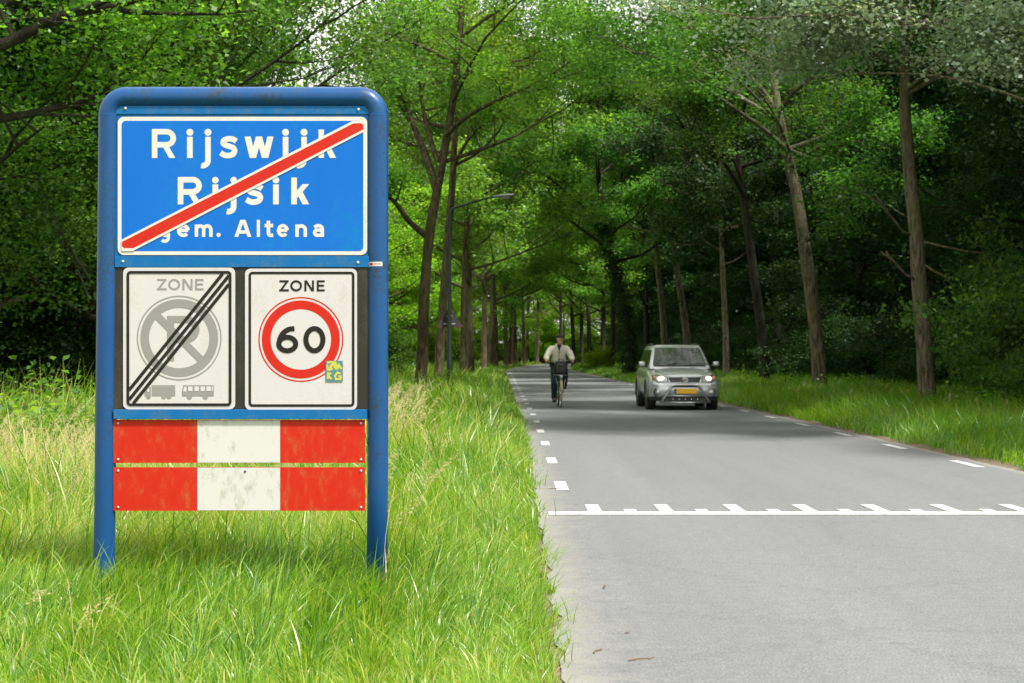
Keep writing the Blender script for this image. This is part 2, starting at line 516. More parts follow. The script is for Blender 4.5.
S = 2500
g = MB(); g.add([(-S, -S, 0), (S, -S, 0), (S, S, 0), (-S, S, 0)], [(0, 1, 2, 3)])
tag(g.build('ground', M['ground']), kind='structure')
ribbon('verge_soil', (-HALF - 0.32, 0, HALF + 0.35), 0.004, M['soil'], (0, 0, 0))
ribbon('road', (-HALF, -HALF + 0.25, -HALF + 0.7, -HALF + 1.2, 0, HALF - 0.5, HALF - 0.15, HALF), 0.012, M['asphalt'], (0.8, 0.36, 0.08, 0, 0, 0, 0.3, 0.9))
# the floor of the wood on the right
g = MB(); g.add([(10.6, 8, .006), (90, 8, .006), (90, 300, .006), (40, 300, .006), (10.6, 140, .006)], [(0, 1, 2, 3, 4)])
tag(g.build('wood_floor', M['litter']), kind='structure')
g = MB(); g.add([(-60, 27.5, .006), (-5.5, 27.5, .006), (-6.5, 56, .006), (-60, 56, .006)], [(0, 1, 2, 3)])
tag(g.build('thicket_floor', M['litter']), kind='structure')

# painted markings, all one sheet of paint each kind
zp = 0.016
mk = MB()
for k in range(70):
    y = 16.2 + k * 4.0
    if y > 250: break
    for off, L in ((-2.47, 1.12), (2.47, 1.25)):
        yb = y if off < 0 else 19.5 + 3.78 * k
        a, b = cx(yb) + off, cx(yb + L) + off
        w = 0.06
        mk.add([(a - w, yb, zp), (a + w, yb, zp), (b + w, yb + L, zp), (b - w, yb + L, zp)], [(0, 1, 2, 3)])
tag(mk.build('edge_marking', M['paint']), kind='structure')
mk = MB()
y0 = 13.72
mk.add([(0.30, y0, zp), (5.62, y0, zp), (5.62, y0 + 0.27, zp), (0.30, y0 + 0.27, zp)], [(0, 1, 2, 3)])
for k in range(17):
    x = 0.69 + k * 0.2995
    L = 0.66 if k % 2 == 0 else 0.22
    w = 0.058 if k % 2 == 0 else 0.05
    yb = y0 + 0.274
    mk.add([(x - w, yb, zp), (x + w, yb, zp), (x + w, yb + L, zp), (x - w, yb + L, zp)], [(0, 1, 2, 3)])
tag(mk.build('line_marking', M['paint']), kind='structure')


# ------------------------------------------------------------------ the sign
SY = 9.36
PPM = F / (SY - 0.036)


def sx(px): return (px - 512) / PPM
def sz(py): return EYE + (HZ - py) / PPM


class Flat:
    """flat artwork in the sign's plane; every piece lies a hair in front of the last"""
    def __init__(s, y): s.y = y; s.mb = MB(); s.k = 0

    def nexty(s):
        s.k += 1
        return s.y - 0.00004 * s.k

    def poly(s, P):
        y = s.nexty()
        s.mb.add([(p[0], y, p[1]) for p in P], [tuple(range(len(P)))])

    def rrect(s, x0, z0, x1, z1, r, hole=None, n=8):
        def path(x0, z0, x1, z1, r):
            out = []
            for (cxx, czz, a0) in ((x1 - r, z1 - r, 0), (x0 + r, z1 - r, 90), (x0 + r, z0 + r, 180), (x1 - r, z0 + r, 270)):
                for i in range(n + 1):
                    a = R(a0 + 90 * i / n)
                    out.append((cxx + r * math.cos(a), czz + r * math.sin(a)))
            return out
        P = path(x0, z0, x1, z1, r)
        if hole is None:
            s.poly(P)
        else:
            t = hole
            H = path(x0 + t, z0 + t, x1 - t, z1 - t, max(r - t, 0.002))
            y = s.nexty(); m = len(P)
            s.mb.add([(p[0], y, p[1]) for p in P + H], [(i, (i + 1) % m, m + (i + 1) % m, m + i) for i in range(m)])

    def stroke(s, P, w, closed=False):
        P = [Vector((p[0], p[1])) for p in P]
        m = len(P); L = []
        for i in range(m):
            if closed: a, b = P[i] - P[i - 1], P[(i + 1) % m] - P[i]
            else:
                a = P[i] - P[i - 1] if i else P[1] - P[0]
                b = P[i + 1] - P[i] if i < m - 1 else P[i] - P[i - 1]
            na = Vector((-a.y, a.x)).normalized(); nb = Vector((-b.y, b.x)).normalized()
            q = (na + nb)
            q = q.normalized() if q.length > 1e-6 else na
            sc = 1 / max(0.4, q.dot(na))
            L.append((P[i] + q * w / 2 * sc, P[i] - q * w / 2 * sc))
        y = s.nexty()
        V = [(p.x, y, p.y) for ab in L for p in ab]
        s.mb.add(V, [(2 * i, 2 * ((i + 1) % m), 2 * ((i + 1) % m) + 1, 2 * i + 1) for i in range(m if closed else m - 1)])

    def hcut(s, a, b, w):
        s.poly([(a[0] - w / 2, a[1]), (a[0] + w / 2, a[1]), (b[0] + w / 2, b[1]), (b[0] - w / 2, b[1])])

    def disc(s, c, r, n=24):
        s.poly([(c[0] + r * math.cos(2 * math.pi * i / n), c[1] + r * math.sin(2 * math.pi * i / n)) for i in range(n)])

    def ring(s, c, r0, r1, n=64):
        s.stroke([(c[0] + (r0 + r1) / 2 * math.cos(2 * math.pi * i / n), c[1] + (r0 + r1) / 2 * math.sin(2 * math.pi * i / n)) for i in range(n)], abs(r1 - r0), True)


def arc(c, rx, ry, a0, a1, n=14):
    return [(c[0] + rx * math.cos(R(a0 + (a1 - a0) * i / n)), c[1] + ry * math.sin(R(a0 + (a1 - a0) * i / n))) for i in range(n + 1)]


def glyph(ch, w):
    """strokes of a letter with cap height 1: ('s', polyline, closed) stroke, ('h', a, b) slanted bar cut level, ('d', c, r) dot; and its width"""
    h = w / 2
    xt = 0.74
    sm = lambda P: [(p.x, p.y) for p in catmull([(a, b, 0) for a, b in P], 6)]
    if ch == 'R':
        return [('s', [(h, 0), (h, 1)]), ('s', [(h, 1 - h), (.50, 1 - h)] + arc((.50, .68), .235, .225, 80, -80) + [(.50, .455), (h, .455)]), ('h', (.70, 0), (.44, .46))], .83
    if ch == 'P':
        return [('s', [(h, 0), (h, 1)]), ('s', [(h, 1 - h), (.42, 1 - h)] + arc((.42, .70), .22, .3 - h, 80, -80) + [(.42, .4 + h), (h, .4 + h)])], .69
    if ch == 'i':
        return [('s', [(.115, 0), (.115, .73)]), ('d', (.115, .885), .12)], .23
    if ch == 'j':
        x = .30
        return [('s', [(x, .73), (x, -.08)] + arc((x - .185, -.08), .185, .185, -8, -105)), ('d', (x, .885), .12)], .42
    if ch == 's':
        return [('s', sm([(.575, .575), (.46, .645), (.31, .66), (.165, .615), (.125, .52), (.20, .445), (.34, .40), (.47, .345), (.515, .235), (.45, .125), (.31, .085), (.17, .10), (.035, .18)]))], .63
    if ch == 'w':
        u = w * 1.02
        return [('h', (.28, 0), (.10, xt)), ('h', (.285, 0), (.495, xt)), ('h', (.70, 0), (.495, xt)), ('h', (.71, 0), (.89, xt))], .99
    if ch == 'k':
        return [('s', [(h, 0), (h, .98)]), ('h', (.10, .24), (.50, xt)), ('h', (.50, 0), (.27, .47))], .62
    if ch == 'g':
        return [('s', arc((.31, .375), .25, .285, 0, 360, 28)[:-1], True), ('s', [(.56, .73), (.56, -.06)] + arc((.33, -.06), .23, .19, -8, -140))], .66
    if ch == 'e':
        return [('s', [(.06, .385), (.60, .385)]), ('s', arc((.33, .375), .27, .285, 4, 318, 26))], .70
    if ch == 'm':
        a = [('s', [(h, 0), (h, .73)])]
        for x in (.1, .52):
            a.append(('s', arc((x + .21, .43), .21, .215, 160, 0, 12) + [(x + .42, 0)]))
        return a, 1.03
    if ch == 'n':
        return [('s', [(h, 0), (h, .73)]), ('s', arc((.335, .42), .235, .225, 165, 0, 12) + [(.57, 0)])], .66
    if ch == '.':
        return [('d', (.13, .12), .125)], .26
    if ch == 'A':
        return [('h', (.115, 0), (.46, 1)), ('h', (.885, 0), (.54, 1)), ('s', [(.25, .29), (.75, .29)])], 1.0
    if ch == 'l':
        return [('s', [(h, 0), (h, 1)])], .2
    if ch == 't':
        return [('s', [(.2, .95), (.2, .22)] + arc((.33, .22), .13, .13, 190, 280, 8) + [(.45, .10)]), ('s', [(.0, .665), (.45, .665)])], .46
    if ch == 'a':
        return [('s', [(.07, .56)] + arc((.30, .46), .23, .20, 135, 0, 12) + [(.53, 0)]), ('s', [(.53, .40), (.26, .40)] + arc((.26, .245), .17, .155, 100, 260, 12) + [(.40, .10), (.53, .17)])], .64
    if ch == 'Z':
        return [('s', [(.02, 1 - h), (.74, 1 - h)]), ('s', [(.0, h), (.76, h)]), ('h', (.12, h), (.64, 1 - h))], .76
    if ch == 'O':
        return [('s', arc((.45, .5), .45 - h, .5 - h, 0, 360, 36)[:-1], True)], .9
    if ch == 'N':
        return [('s', [(h, 0), (h, 1)]), ('s', [(.8 - h, 0), (.8 - h, 1)]), ('h', (.8 - h * 1.3, 0), (h * 1.3, 1))], .8
    if ch == 'E':
        return [('s', [(h, 0), (h, 1)]), ('s', [(h, 1 - h), (.68, 1 - h)]), ('s', [(h, .52), (.62, .52)]), ('s', [(h, h), (.68, h)])], .68
    if ch == '0':
        return [('s', arc((.40, .5), .40 - h, .5 - h, 0, 360, 40)[:-1], True)], .8
    if ch == '6':
        return [('s', arc((.40, .34), .40 - h, .34 - h, 0, 360, 36)[:-1], True), ('s', sm([(.105, .36), (.13, .52), (.22, .70), (.36, .83), (.50, .89), (.66, .905)]))], .8
    return [], .3


def letter(fl, ch, x, z, cap, w=.19, width=None):
    G, wd = glyph(ch, w)
    kx = (width / wd) if width else cap
    T = lambda p: (x + p[0] * kx, z + p[1] * cap)
    ws = w * (kx + cap) / 2
    for g in G:
        if g[0] == 's': fl.stroke([T(p) for p in g[1]], ws, len(g) > 2)
        elif g[0] == 'h': fl.hcut(T(g[1]), T(g[2]), w * 1.12 * kx)
        else: fl.disc(T(g[1]), g[2] * cap)


sign = empty('town_sign', (sx(241), SY, 0))
tag(sign, 'big blue town exit sign with red slash and two zone plates in the grass', 'road sign')


def sg(mb, name, mat, parent=None, **k):
    """build a sign piece and hang it on the sign (or on a part of it) without moving it"""
    o = mb.build(name, mat, None, **k)
    p = parent or sign
    off = Vector(sign.location)
    o.data.transform(Matrix.Translation(-off))
    o.parent = p
    return o


TR = 0.0585
fx0, fx1 = sx(107.5), sx(377.2)
ztop = sz(86) - TR
cr = 0.10
P = [(sx(101.5), SY, -0.25), (sx(102.5), SY, sz(575)), (fx0 - .01, SY, sz(300))]
P += [(fx0, SY, ztop - cr - 0.05)]
P += [(fx0 + cr - cr * math.cos(a), SY, ztop - cr + cr * math.sin(a)) for a in [math.pi / 2 * i / 8 for i in range(0, 9)]]
P += [(fx1 - cr + cr * math.sin(a), SY, ztop - cr + cr * math.cos(a)) for a in [math.pi / 2 * i / 8 for i in range(0, 9)]]
P += [(fx1, SY, ztop - cr - 0.05), (fx1, SY, 0.6), (fx1 - .005, SY, -0.25)]
mb = MB(); mb.tube(P, TR, 28)
frame = sg(mb, 'frame', M['frame_blue'], smooth=True)
# thin welded seams on the corners
for x in (fx0, fx1):
    mb = MB(); mb.tube([(x, SY, ztop - cr - 0.001), (x, SY, ztop - cr + 0.002)], TR + 0.0010, 28)
    sg(mb, 'weld_seam', M['plate_blue'], frame, smooth=True, angle=40)

yb = SY - 0.030        # front of the flat plates

def plate(x0, z0, x1, z1, r, y, th=0.004):
    f = Flat(0); f.rrect(x0, z0, x1, z1, r)
    V = f.mb.v; m = len(V)
    mb = MB()
    A = [(v[0], y, v[2]) for v in V]; B = [(v[0], y + th, v[2]) for v in V]
    mb.add(A + B, [tuple(range(m)), tuple(range(2 * m - 1, m - 1, -1))] + [(i, m + i, m + (i + 1) % m, (i + 1) % m) for i in range(m)])
    return mb


zx = lambda v: sx(80 + v * .3223)
zz = lambda v: sz(70 + v * .3223)
# blue carrier plate between the posts
sg(plate(zx(107), zz(614), zx(902), zz(108), .004, yb), 'carrier_plate', M['plate_blue'])
# rails: a strip along the top, one under the name, one under the zone plates
mb = MB()
mb.box(((zx(108) + zx(901)) / 2, yb - 0.003, (zz(112) + zz(137)) / 2), (zx(901) - zx(108), 0.006, zz(112) - zz(137)))
sg(mb, 'rail', M['plate_blue'], bevel=0.0015)
mb = MB()
mb.box(((zx(108) + zx(901)) / 2, yb - 0.004, (zz(578) + zz(612)) / 2), (zx(901) - zx(108), 0.008, zz(578) - zz(612)))
sg(mb, 'rail', M['plate_blue'], bevel=0.0015)
mb = MB()
mb.box(((sx(114) + sx(367)) / 2, yb - 0.004, (sz(409.5) + sz(419)) / 2), (sx(367) - sx(114), 0.03, sz(409.5) - sz(419)))
sg(mb, 'rail', M['plate_blue'], bevel=0.0015)
# rivets
for (px, py) in ((125.5, 108.5), (358.5, 109.5), (123, 261.5), (358, 262.5), (120, 414), (360, 415)):
    mb = MB(); mb.ball((sx(px), yb - 0.009, sz(py)), (.008, .005, .008), 10, 6)
    sg(mb, 'rivet', M['galv'], smooth=True)

# place-name panel
yn = yb - 0.006
name_panel = sg(plate(zx(117), zz(574), zx(891), zz(145), .035, yn), 'name_panel', M['sign_white'])
f = Flat(yn - 0.0004); f.rrect(zx(129), zz(562), zx(879), zz(157.5), .024)
sg(f.mb, 'blue_field', M['sign_blue'], name_panel)
f = Flat(yn - 0.0010)
cap1 = zz(183) - zz(273)
for ch, x0, x1 in (('R', 223, 298), ('i', 330, 352), ('j', 370, 408), ('s', 433, 490), ('w', 511, 600), ('i', 627, 649), ('j', 668, 706), ('k', 740, 796)):
    letter(f, ch, zx(x0), zz(273), cap1, .19, zx(x1) - zx(x0))
sg(f.mb, 'lettering', M['sign_white'], name_panel); f = Flat(yn - 0.0010)
cap2 = zz(332) - zz(417)
for ch, x0, x1 in (('R', 303, 378), ('i', 409, 431), ('j', 449, 488), ('s', 513, 570), ('i', 597, 619), ('k', 655, 712)):
    letter(f, ch, zx(x0), zz(417), cap2, .20, zx(x1) - zx(x0))
sg(f.mb, 'lettering', M['sign_white'], name_panel); f = Flat(yn - 0.0010)
cap3 = zz(465) - zz(518)
for ch, x0, x1 in (('g', 247, 279), ('e', 303, 341), ('m', 356, 411), ('.', 423, 437), ('A', 479, 532), ('l', 549, 558), ('t', 573, 600), ('e', 613, 648), ('n', 668, 704), ('a', 723, 758)):
    letter(f, ch, zx(x0), zz(518), cap3, .20, zx(x1) - zx(x0))
sg(f.mb, 'lettering', M['sign_white'], name_panel)
f = Flat(yn - 0.0040)
W = [(129, 526.5), (846, 158.5), (879, 158.5), (879, 193), (164, 562), (129, 562)]
f.poly([(zx(a), zz(b)) for a, b in W][::-1])
sg(f.mb, 'slash_edge', M['sign_white'], name_panel)
f = Flat(yn - 0.0043)
W = [(131, 533), (848, 166), (872, 165), (879, 170), (879, 185), (166, 553), (137, 553), (130, 546)]
f.poly([(zx(a), zz(b)) for a, b in W][::-1])
sg(f.mb, 'red_slash', M['sign_red'], name_panel)

# zone plates on their black backing
qx = lambda v: sx(110 + v * .2539)
qz = lambda v: sz(260 + v * .2539)
sg(plate(qx(10), qz(590), qx(1018), qz(29), .004, yb - 0.001), 'backing_plate', M['black_plate'])
yz = yb - 0.008
pl = sg(plate(qx(52), qz(588), qx(493), qz(30), .030, yz), 'zone_plate', M['zone_white'])
tag(pl, 'greyed out end of no parking zone plate with three black diagonal lines')
f = Flat(yz - 0.0006)
for ch, x0, x1 in (('Z', 185, 224), ('O', 229, 277), ('N', 285, 326), ('E', 335, 369)):
    letter(f, ch, qx(x0), qz(119), qz(75) - qz(119), .17, qx(x1) - qx(x0))
u = qx(1) - qx(0)
c = (qx(273), qz(307))
f.ring(c, 162 * u, 167 * u); f.ring(c, 119 * u, 153 * u)
f.stroke([(c[0] - 98 * u, c[1] + 98 * u), (c[0] + 98 * u, c[1] - 98 * u)], 30 * u)
letter(f, 'P', qx(225), qz(398), qz(220) - qz(398), .155, qx(348) - qx(225))
f.poly([(qx(a), qz(b)) for a, b in ((165, 536), (257, 536), (257, 493), (165, 493))])          # lorry box
f.poly([(qx(a), qz(b)) for a, b in ((137, 536), (161, 536), (161, 500), (146, 500), (137, 520))])
for x in (152, 212, 233): f.disc((qx(x), qz(538)), 9.5 * u)
f.poly([(qx(a), qz(b)) for a, b in ((284, 536), (409, 536), (409, 493), (290, 493), (284, 516))])  # coach
for x in (313, 376): f.disc((qx(x), qz(539)), 10.5 * u)
sg(f.mb, 'pictogram', M['sign_grey'], pl)
f = Flat(yz - 0.0024)
f.poly([(qx(a), qz(b)) for a, b in ((288, 518), (302, 518), (302, 499), (293, 499))])
for x in (308, 333, 357, 380): f.poly([(qx(a), qz(b)) for a, b in ((x, 516), (x + 18, 516), (x + 18, 498), (x, 498))])
f.poly([(qx(a), qz(b)) for a, b in ((401, 516), (406, 516), (406, 498), (401, 498))])
sg(f.mb, 'coach_window', M['zone_white'], pl)
f = Flat(yz - 0.0024)
f.poly([(qx(a), qz(b)) for a, b in ((146, 519), (156, 519), (156, 505), (150, 505))])
sg(f.mb, 'lorry_window', M['zone_white'], pl)
f = Flat(yz - 0.0030)
f.rrect(qx(66), qz(575), qx(479), qz(43), .022, 10.5 * u)
x0i, x1i, z0i, z1i = 76, 469, 565, 53
for a, b in (((76, 512), (445, 53)), ((76, 550), (469, 61)), ((92, 565), (469, 95))):
    f.stroke([(qx(a[0]), qz(a[1])), (qx(b[0]), qz(b[1]))], 12.5 * u)
sg(f.mb, 'black_line', M['sign_black'], pl)

pr = sg(plate(qx(532), qz(590), qx(973), qz(34), .030, yz), 'zone_plate', M['zone_white'])
tag(pr, 'white speed zone plate with red ring around the number 60')
f = Flat(yz - 0.0006)
c = (qx(752), qz(313))
f.ring(c, 162 * u, 167.5 * u); f.ring(c, 119 * u, 154 * u)
sg(f.mb, 'red_ring', M['sign_red'], pr)
f = Flat(yz - 0.0016)
f.rrect(qx(546), qz(578), qx(963), qz(46), .022, 10 * u)
for ch, x0, x1 in (('Z', 667, 705), ('O', 710, 757), ('N', 766, 804), ('E', 815, 846)):
    letter(f, ch, qx(x0), qz(123), qz(80) - qz(123), .17, qx(x1) - qx(x0))
letter(f, '6', qx(655), qz(367), qz(260) - qz(367), .185, qx(742) - qx(655))
letter(f, '0', qx(762), qz(367), qz(260) - qz(367), .185, qx(849) - qx(762))
sg(f.mb, 'black_lettering', M['sign_black'], pr)
stk = sg(plate(qx(850), qz(479), qx(917), qz(397), .002, yz - 0.0040, 0.0006), 'sticker', M['sticker_teal'], pr)
tag(stk, 'small teal sticker with scrawled yellow graffiti letters')
f = Flat(yz - 0.0046)
k = lambda a, b: (qx(850 + a * 67), qz(479 - b * 82))
for P in ([(.08, .9), (.3, .95), (.62, .9)], [(.1, .82), (.12, .58), (.26, .57), (.3, .82)], [(.38, .56), (.4, .83), (.55, .8), (.54, .68), (.4, .68)],
          [(.62, .57), (.66, .8), (.72, .66), (.78, .8), (.92, .6)], [(.14, .46), (.12, .12)], [(.14, .3), (.32, .42)], [(.14, .28), (.34, .12)],
          [(.88, .38), (.7, .44), (.55, .28), (.6, .12), (.86, .12), (.88, .25), (.74, .25)]):
    f.stroke([k(*p) for p in P], 8.5 * u)
sg(f.mb, 'sticker_lettering', M['sticker_yellow'], pr)

# red and white boards
for (za, zb_) in ((419.8, 463.0), (467.3, 510.8)):
    x0, xa, xb_, x1 = sx(113.2), sx(197.3), sx(280.0), sx(365)
    d = 0.0 if za < 440 else 0.3 / PPM
    bd = sg(plate(x0, sz(zb_), x1, sz(za), .003, yb - 0.002), 'warning_board', M['board_red'])
    mb = MB()
    mb.add([(xa, yb - .0028, sz(zb_) + .002), (xb_, yb - .0028, sz(zb_) + .002), (xb_, yb - .0028, sz(za) - .002), (xa, yb - .0028, sz(za) - .002)], [(0, 1, 2, 3)])
    sg(mb, 'white_band', M['board_white'], bd)
    for px in (118, 361):
        for py in (za + 3.5, zb_ - 3.5):
            mb = MB(); mb.ball((sx(px), yb - .004, sz(py)), (.007, .004, .007), 8, 6)
            sg(mb, 'rivet', M['galv'], bd, smooth=True)
    mb = MB(); mb.box(((x0 + x1) / 2, yb + 0.012, (sz(za) + sz(zb_)) / 2), (x1 - x0 - 0.01, 0.016, 0.05))
    sg(mb, 'board_rail', M['frame_blue'], bd)
mb = MB(); mb.ball((sx(245), yb - .005, sz(471.5)), (.006, .004, .006), 8, 6)
sg(mb, 'bolt', M['sign_black'], smooth=True)
# asset sticker on the right post, wrapped round the tube
mb = MB()
V = []
for i in range(9):
    a = R(-52 + 82 * i / 8)
    for z in (sz(266.3), sz(262.0)):
        V.append((fx1 + (TR + .0012) * math.sin(a), SY - (TR + .0012) * math.cos(a), z))
mb.add(V, [(2 * i, 2 * i + 2, 2 * i + 3, 2 * i + 1) for i in range(8)])
st2 = sg(mb, 'post_sticker', M['sign_white'])
mb = MB()
V = []
for i in range(4):
    a = R(-46 + 24 * i / 3)
    for z in (sz(265.4), sz(263.0)):
        V.append((fx1 + (TR + .0018) * math.sin(a), SY - (TR + .0018) * math.cos(a), z))
mb.add(V, [(2 * i, 2 * i + 2, 2 * i + 3, 2 * i + 1) for i in range(3)])
sg(mb, 'sticker_logo', M['sign_red'], st2)
mb = MB()
V = []
for i in range(5):
    a = R(-18 + 42 * i / 4)
    for z in (sz(264.6), sz(263.6)):
        V.append((fx1 + (TR + .0018) * math.sin(a), SY - (TR + .0018) * math.cos(a), z))
mb.add(V, [(2 * i, 2 * i + 2, 2 * i + 3, 2 * i + 1) for i in range(4)])
sg(mb, 'sticker_text', M['sign_grey'], st2)

# ------------------------------------------------------------------ trees
def leaves(C, n, spread, size, seed, up=0.9, droop=0.25, flat=0.5, jit=0.5):
    """n leaf blades scattered round clump centres C (m,3): vertices, quads, tint"""
    g = np.random.default_rng(seed)
    C = np.asarray(C, dtype=np.float64)
    idx = g.integers(0, len(C), n)
    off = g.normal(size=(n, 3)) * spread
    off[:, 2] *= flat
    p = C[idx] + off
    d = g.normal(size=(n, 3)); d[:, 2] = d[:, 2] * 0.35 - droop
    d /= np.linalg.norm(d, axis=1)[:, None]
    nr = g.normal(size=(n, 3)) * 0.75; nr[:, 2] += up
    nr -= d * (nr * d).sum(1)[:, None]
    nr /= np.linalg.norm(nr, axis=1)[:, None]
    s = np.cross(d, nr)
    L = (size * (1 + g.uniform(-jit, jit, n)))[:, None]
    fold = nr * L * 0.12
    V = np.empty((n, 4, 3))
    V[:, 0] = p
    V[:, 1] = p + d * L * 0.5 + s * L * 0.36 + fold
    V[:, 2] = p + d * L
    V[:, 3] = p + d * L * 0.5 - s * L * 0.36 + fold
    ct = g.uniform(0.15, 0.85, len(C))[idx]
    t = np.clip(ct * 0.55 + g.uniform(0, 0.45, n), 0, 1)
    return V.reshape(-1, 3), np.arange(n * 4).reshape(n, 4), np.repeat(t, 4)


def grow(seed, height, r0, base, crown, limbs=14, trunk=None, sub=5, twigs=4, top=0.9, extra=None, rise=(10, 60), low=1.0, flat_low=0.7):
    """a tapered trunk with limbs, and the places where leaves sit.
    trunk: optional list of (x, y, z) the trunk follows; extra: explicit limbs (list of polylines, radius)"""
    g = random.Random(seed)
    mb = MB()
    if trunk is None:
        lean = Vector((g.uniform(-.03, .03), g.uniform(-.03, .03), 0))
        pts = []
        for i in range(9):
            t = i / 8
            pts.append(Vector((lean.x * t * height + g.uniform(-.10, .10) * t, lean.y * t * height + g.uniform(-.10, .10) * t, t * height * top)))
    else:
        pts = [Vector(p) for p in trunk]
    pts = catmull(pts, 4)
    Hh = pts[-1].z
    rad = [r0 * ((1 - p.z / Hh) ** 0.75 * 0.93 + 0.07) * (1 + 0.35 * math.exp(-max(p.z, 0) / 0.22)) * (1 + g.uniform(-.03, .03)) for p in pts]
    mb.tube([pts[0] + Vector((0, 0, -0.3))] + pts, [rad[0] * 1.1] + rad, 12)
    zs = [p.z for p in pts]

    def at(z):
        for i in range(len(pts) - 1):
            if zs[i + 1] >= z:
                t = (z - zs[i]) / max(1e-6, zs[i + 1] - zs[i])
                return pts[i].lerp(pts[i + 1], t), rad[i] + (rad[i + 1] - rad[i]) * t
        return pts[-1], rad[-1]
    C = []

    def branch(p, d, L, r, depth):
        n = 6 if depth == 0 else 4
        P = [p]; q = p.copy(); dd = d.copy()
        for i in range(n):
            dd = (dd + Vector((g.uniform(-.25, .25), g.uniform(-.25, .25), g.uniform(-.12, .26)))).normalized()
            q = q + dd * L / n
            P.append(q.copy())
        mb.tube(P, [r * (1 - 0.8 * i / n) for i in range(n + 1)], 6 if depth == 0 else (4 if depth == 1 else 3), cap=False)
        return P

    def spread_from(P, L, r, depth, lo):
        k = sub if depth == 0 else twigs
        for j in range(k):
            t = lo + (1 - lo) * (j + g.uniform(.1, .9)) / k
            i = min(int(t * (len(P) - 1)), len(P) - 2)
            q = P[i].lerp(P[i + 1], t * (len(P) - 1) - i)
            ax = (P[i + 1] - P[i]).normalized()
            sd = Vector((g.uniform(-1, 1), g.uniform(-1, 1), g.uniform(-.35, .75)))
            d = (ax * 0.55 + sd.normalized() * 0.9).normalized()
            l2 = L * g.uniform(.32, .55) * (1.15 - 0.4 * t)
            Q = branch(q, d, l2, r * 0.4, depth + 1)
            if depth == 0:
                spread_from(Q, l2, r * 0.4, 1, 0.25)
                C.append(Q[-1])
            else:
                C.extend(Q[3:])
    for k in range(limbs):
        t = (k + g.uniform(0, .8)) / limbs
        z = base + (Hh * 0.97 - base) * t
        p, r = at(z)
        az = k * 2.399 + g.uniform(-.4, .4)
        el = R(rise[0] + (rise[1] - rise[0]) * t + g.uniform(-10, 12))
        prof = (0.55 + 0.45 * math.sin(math.pi * min(1, t * 1.05 + 0.18))) if t < .9 else .45
        L = crown * prof * g.uniform(.8, 1.15) * (low if t < .2 else 1)
        d = Vector((math.cos(az) * math.cos(el), math.sin(az) * math.cos(el), math.sin(el)))
        P = branch(p, d, L, min(r * 0.55, 0.028 * L + 0.02), 0)
        spread_from(P, L, min(r * .55, 0.028 * L + .02), 0, 0.22)
    for (pl, r) in (extra or []):
        P = catmull([Vector(p) for p in pl], 3)
        n = len(P)
        mb.tube(P, [r * (1 - 0.75 * i / (n - 1)) for i in range(n)], 7, cap=False)
        L = sum((P[i + 1] - P[i]).length for i in range(n - 1))
        spread_from(P, L, r, 0, 0.4)
    return mb, C


def tree_mesh(nm, seed, height, r0, base, crown, nleaf, lsize, mat_bark, mat_leaf, spread=0.36, **kw):
    mb, C = grow(seed, height, r0, base, crown, **kw)
    t = bpy.data.meshes.new(nm + '_trunk')
    t.from_pydata([tuple(v) for v in mb.v], [], mb.f)
    t.polygons.foreach_set('use_smooth', np.ones(len(t.polygons), dtype=bool))
    t.materials.append(mat_bark)
    V, Q, T = leaves([tuple(c) for c in C], nleaf, spread, lsize, seed)
    return t, quad_mesh(nm + '_crown', V, Q, mat_leaf, T)


def plant_tree(name, meshes, x, y, rz, s, label, group, cat='tree'):
    o = empty(name, (x, y, 0), rz)
    o.scale = (s, s, s) if not hasattr(s, '__len__') else s
    link('trunk', meshes[0], o)
    link('crown', meshes[1], o)
    return tag(o, label, cat, group)


K = 1.0
# one set of shapes per kind of tree
oak = [tree_mesh('oak', 100 + i, 18.5, 0.195, 4.4, 7.0, int(70000 * K), 0.15, M['bark_l'], M['leaf_oak'], limbs=18, sub=6, twigs=4) for i in range(4)]
lime = [tree_mesh('lime', 200 + i, 18.0, 0.19, 3.8, 6.6, int(70000 * K), 0.15, M['bark_d'], M['leaf_oak'], limbs=18, sub=6, twigs=4) for i in range(3)]
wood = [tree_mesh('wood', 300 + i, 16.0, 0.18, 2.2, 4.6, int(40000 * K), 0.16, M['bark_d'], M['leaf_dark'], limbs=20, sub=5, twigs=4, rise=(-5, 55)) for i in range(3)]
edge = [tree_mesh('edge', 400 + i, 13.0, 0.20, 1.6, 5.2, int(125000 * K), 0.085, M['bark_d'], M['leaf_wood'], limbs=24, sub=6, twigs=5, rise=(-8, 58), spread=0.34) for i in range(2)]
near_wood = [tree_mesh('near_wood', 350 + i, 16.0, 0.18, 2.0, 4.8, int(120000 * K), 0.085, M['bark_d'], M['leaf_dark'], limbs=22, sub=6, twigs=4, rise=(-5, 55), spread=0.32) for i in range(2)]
field = [tree_mesh('field', 500 + i, 17.0, 0.2, 2.0, 6.0, int(44000 * K), 0.18, M['bark_l'], M['leaf_field'], limbs=20, sub=5, twigs=4, rise=(0, 55)) for i in range(2)]


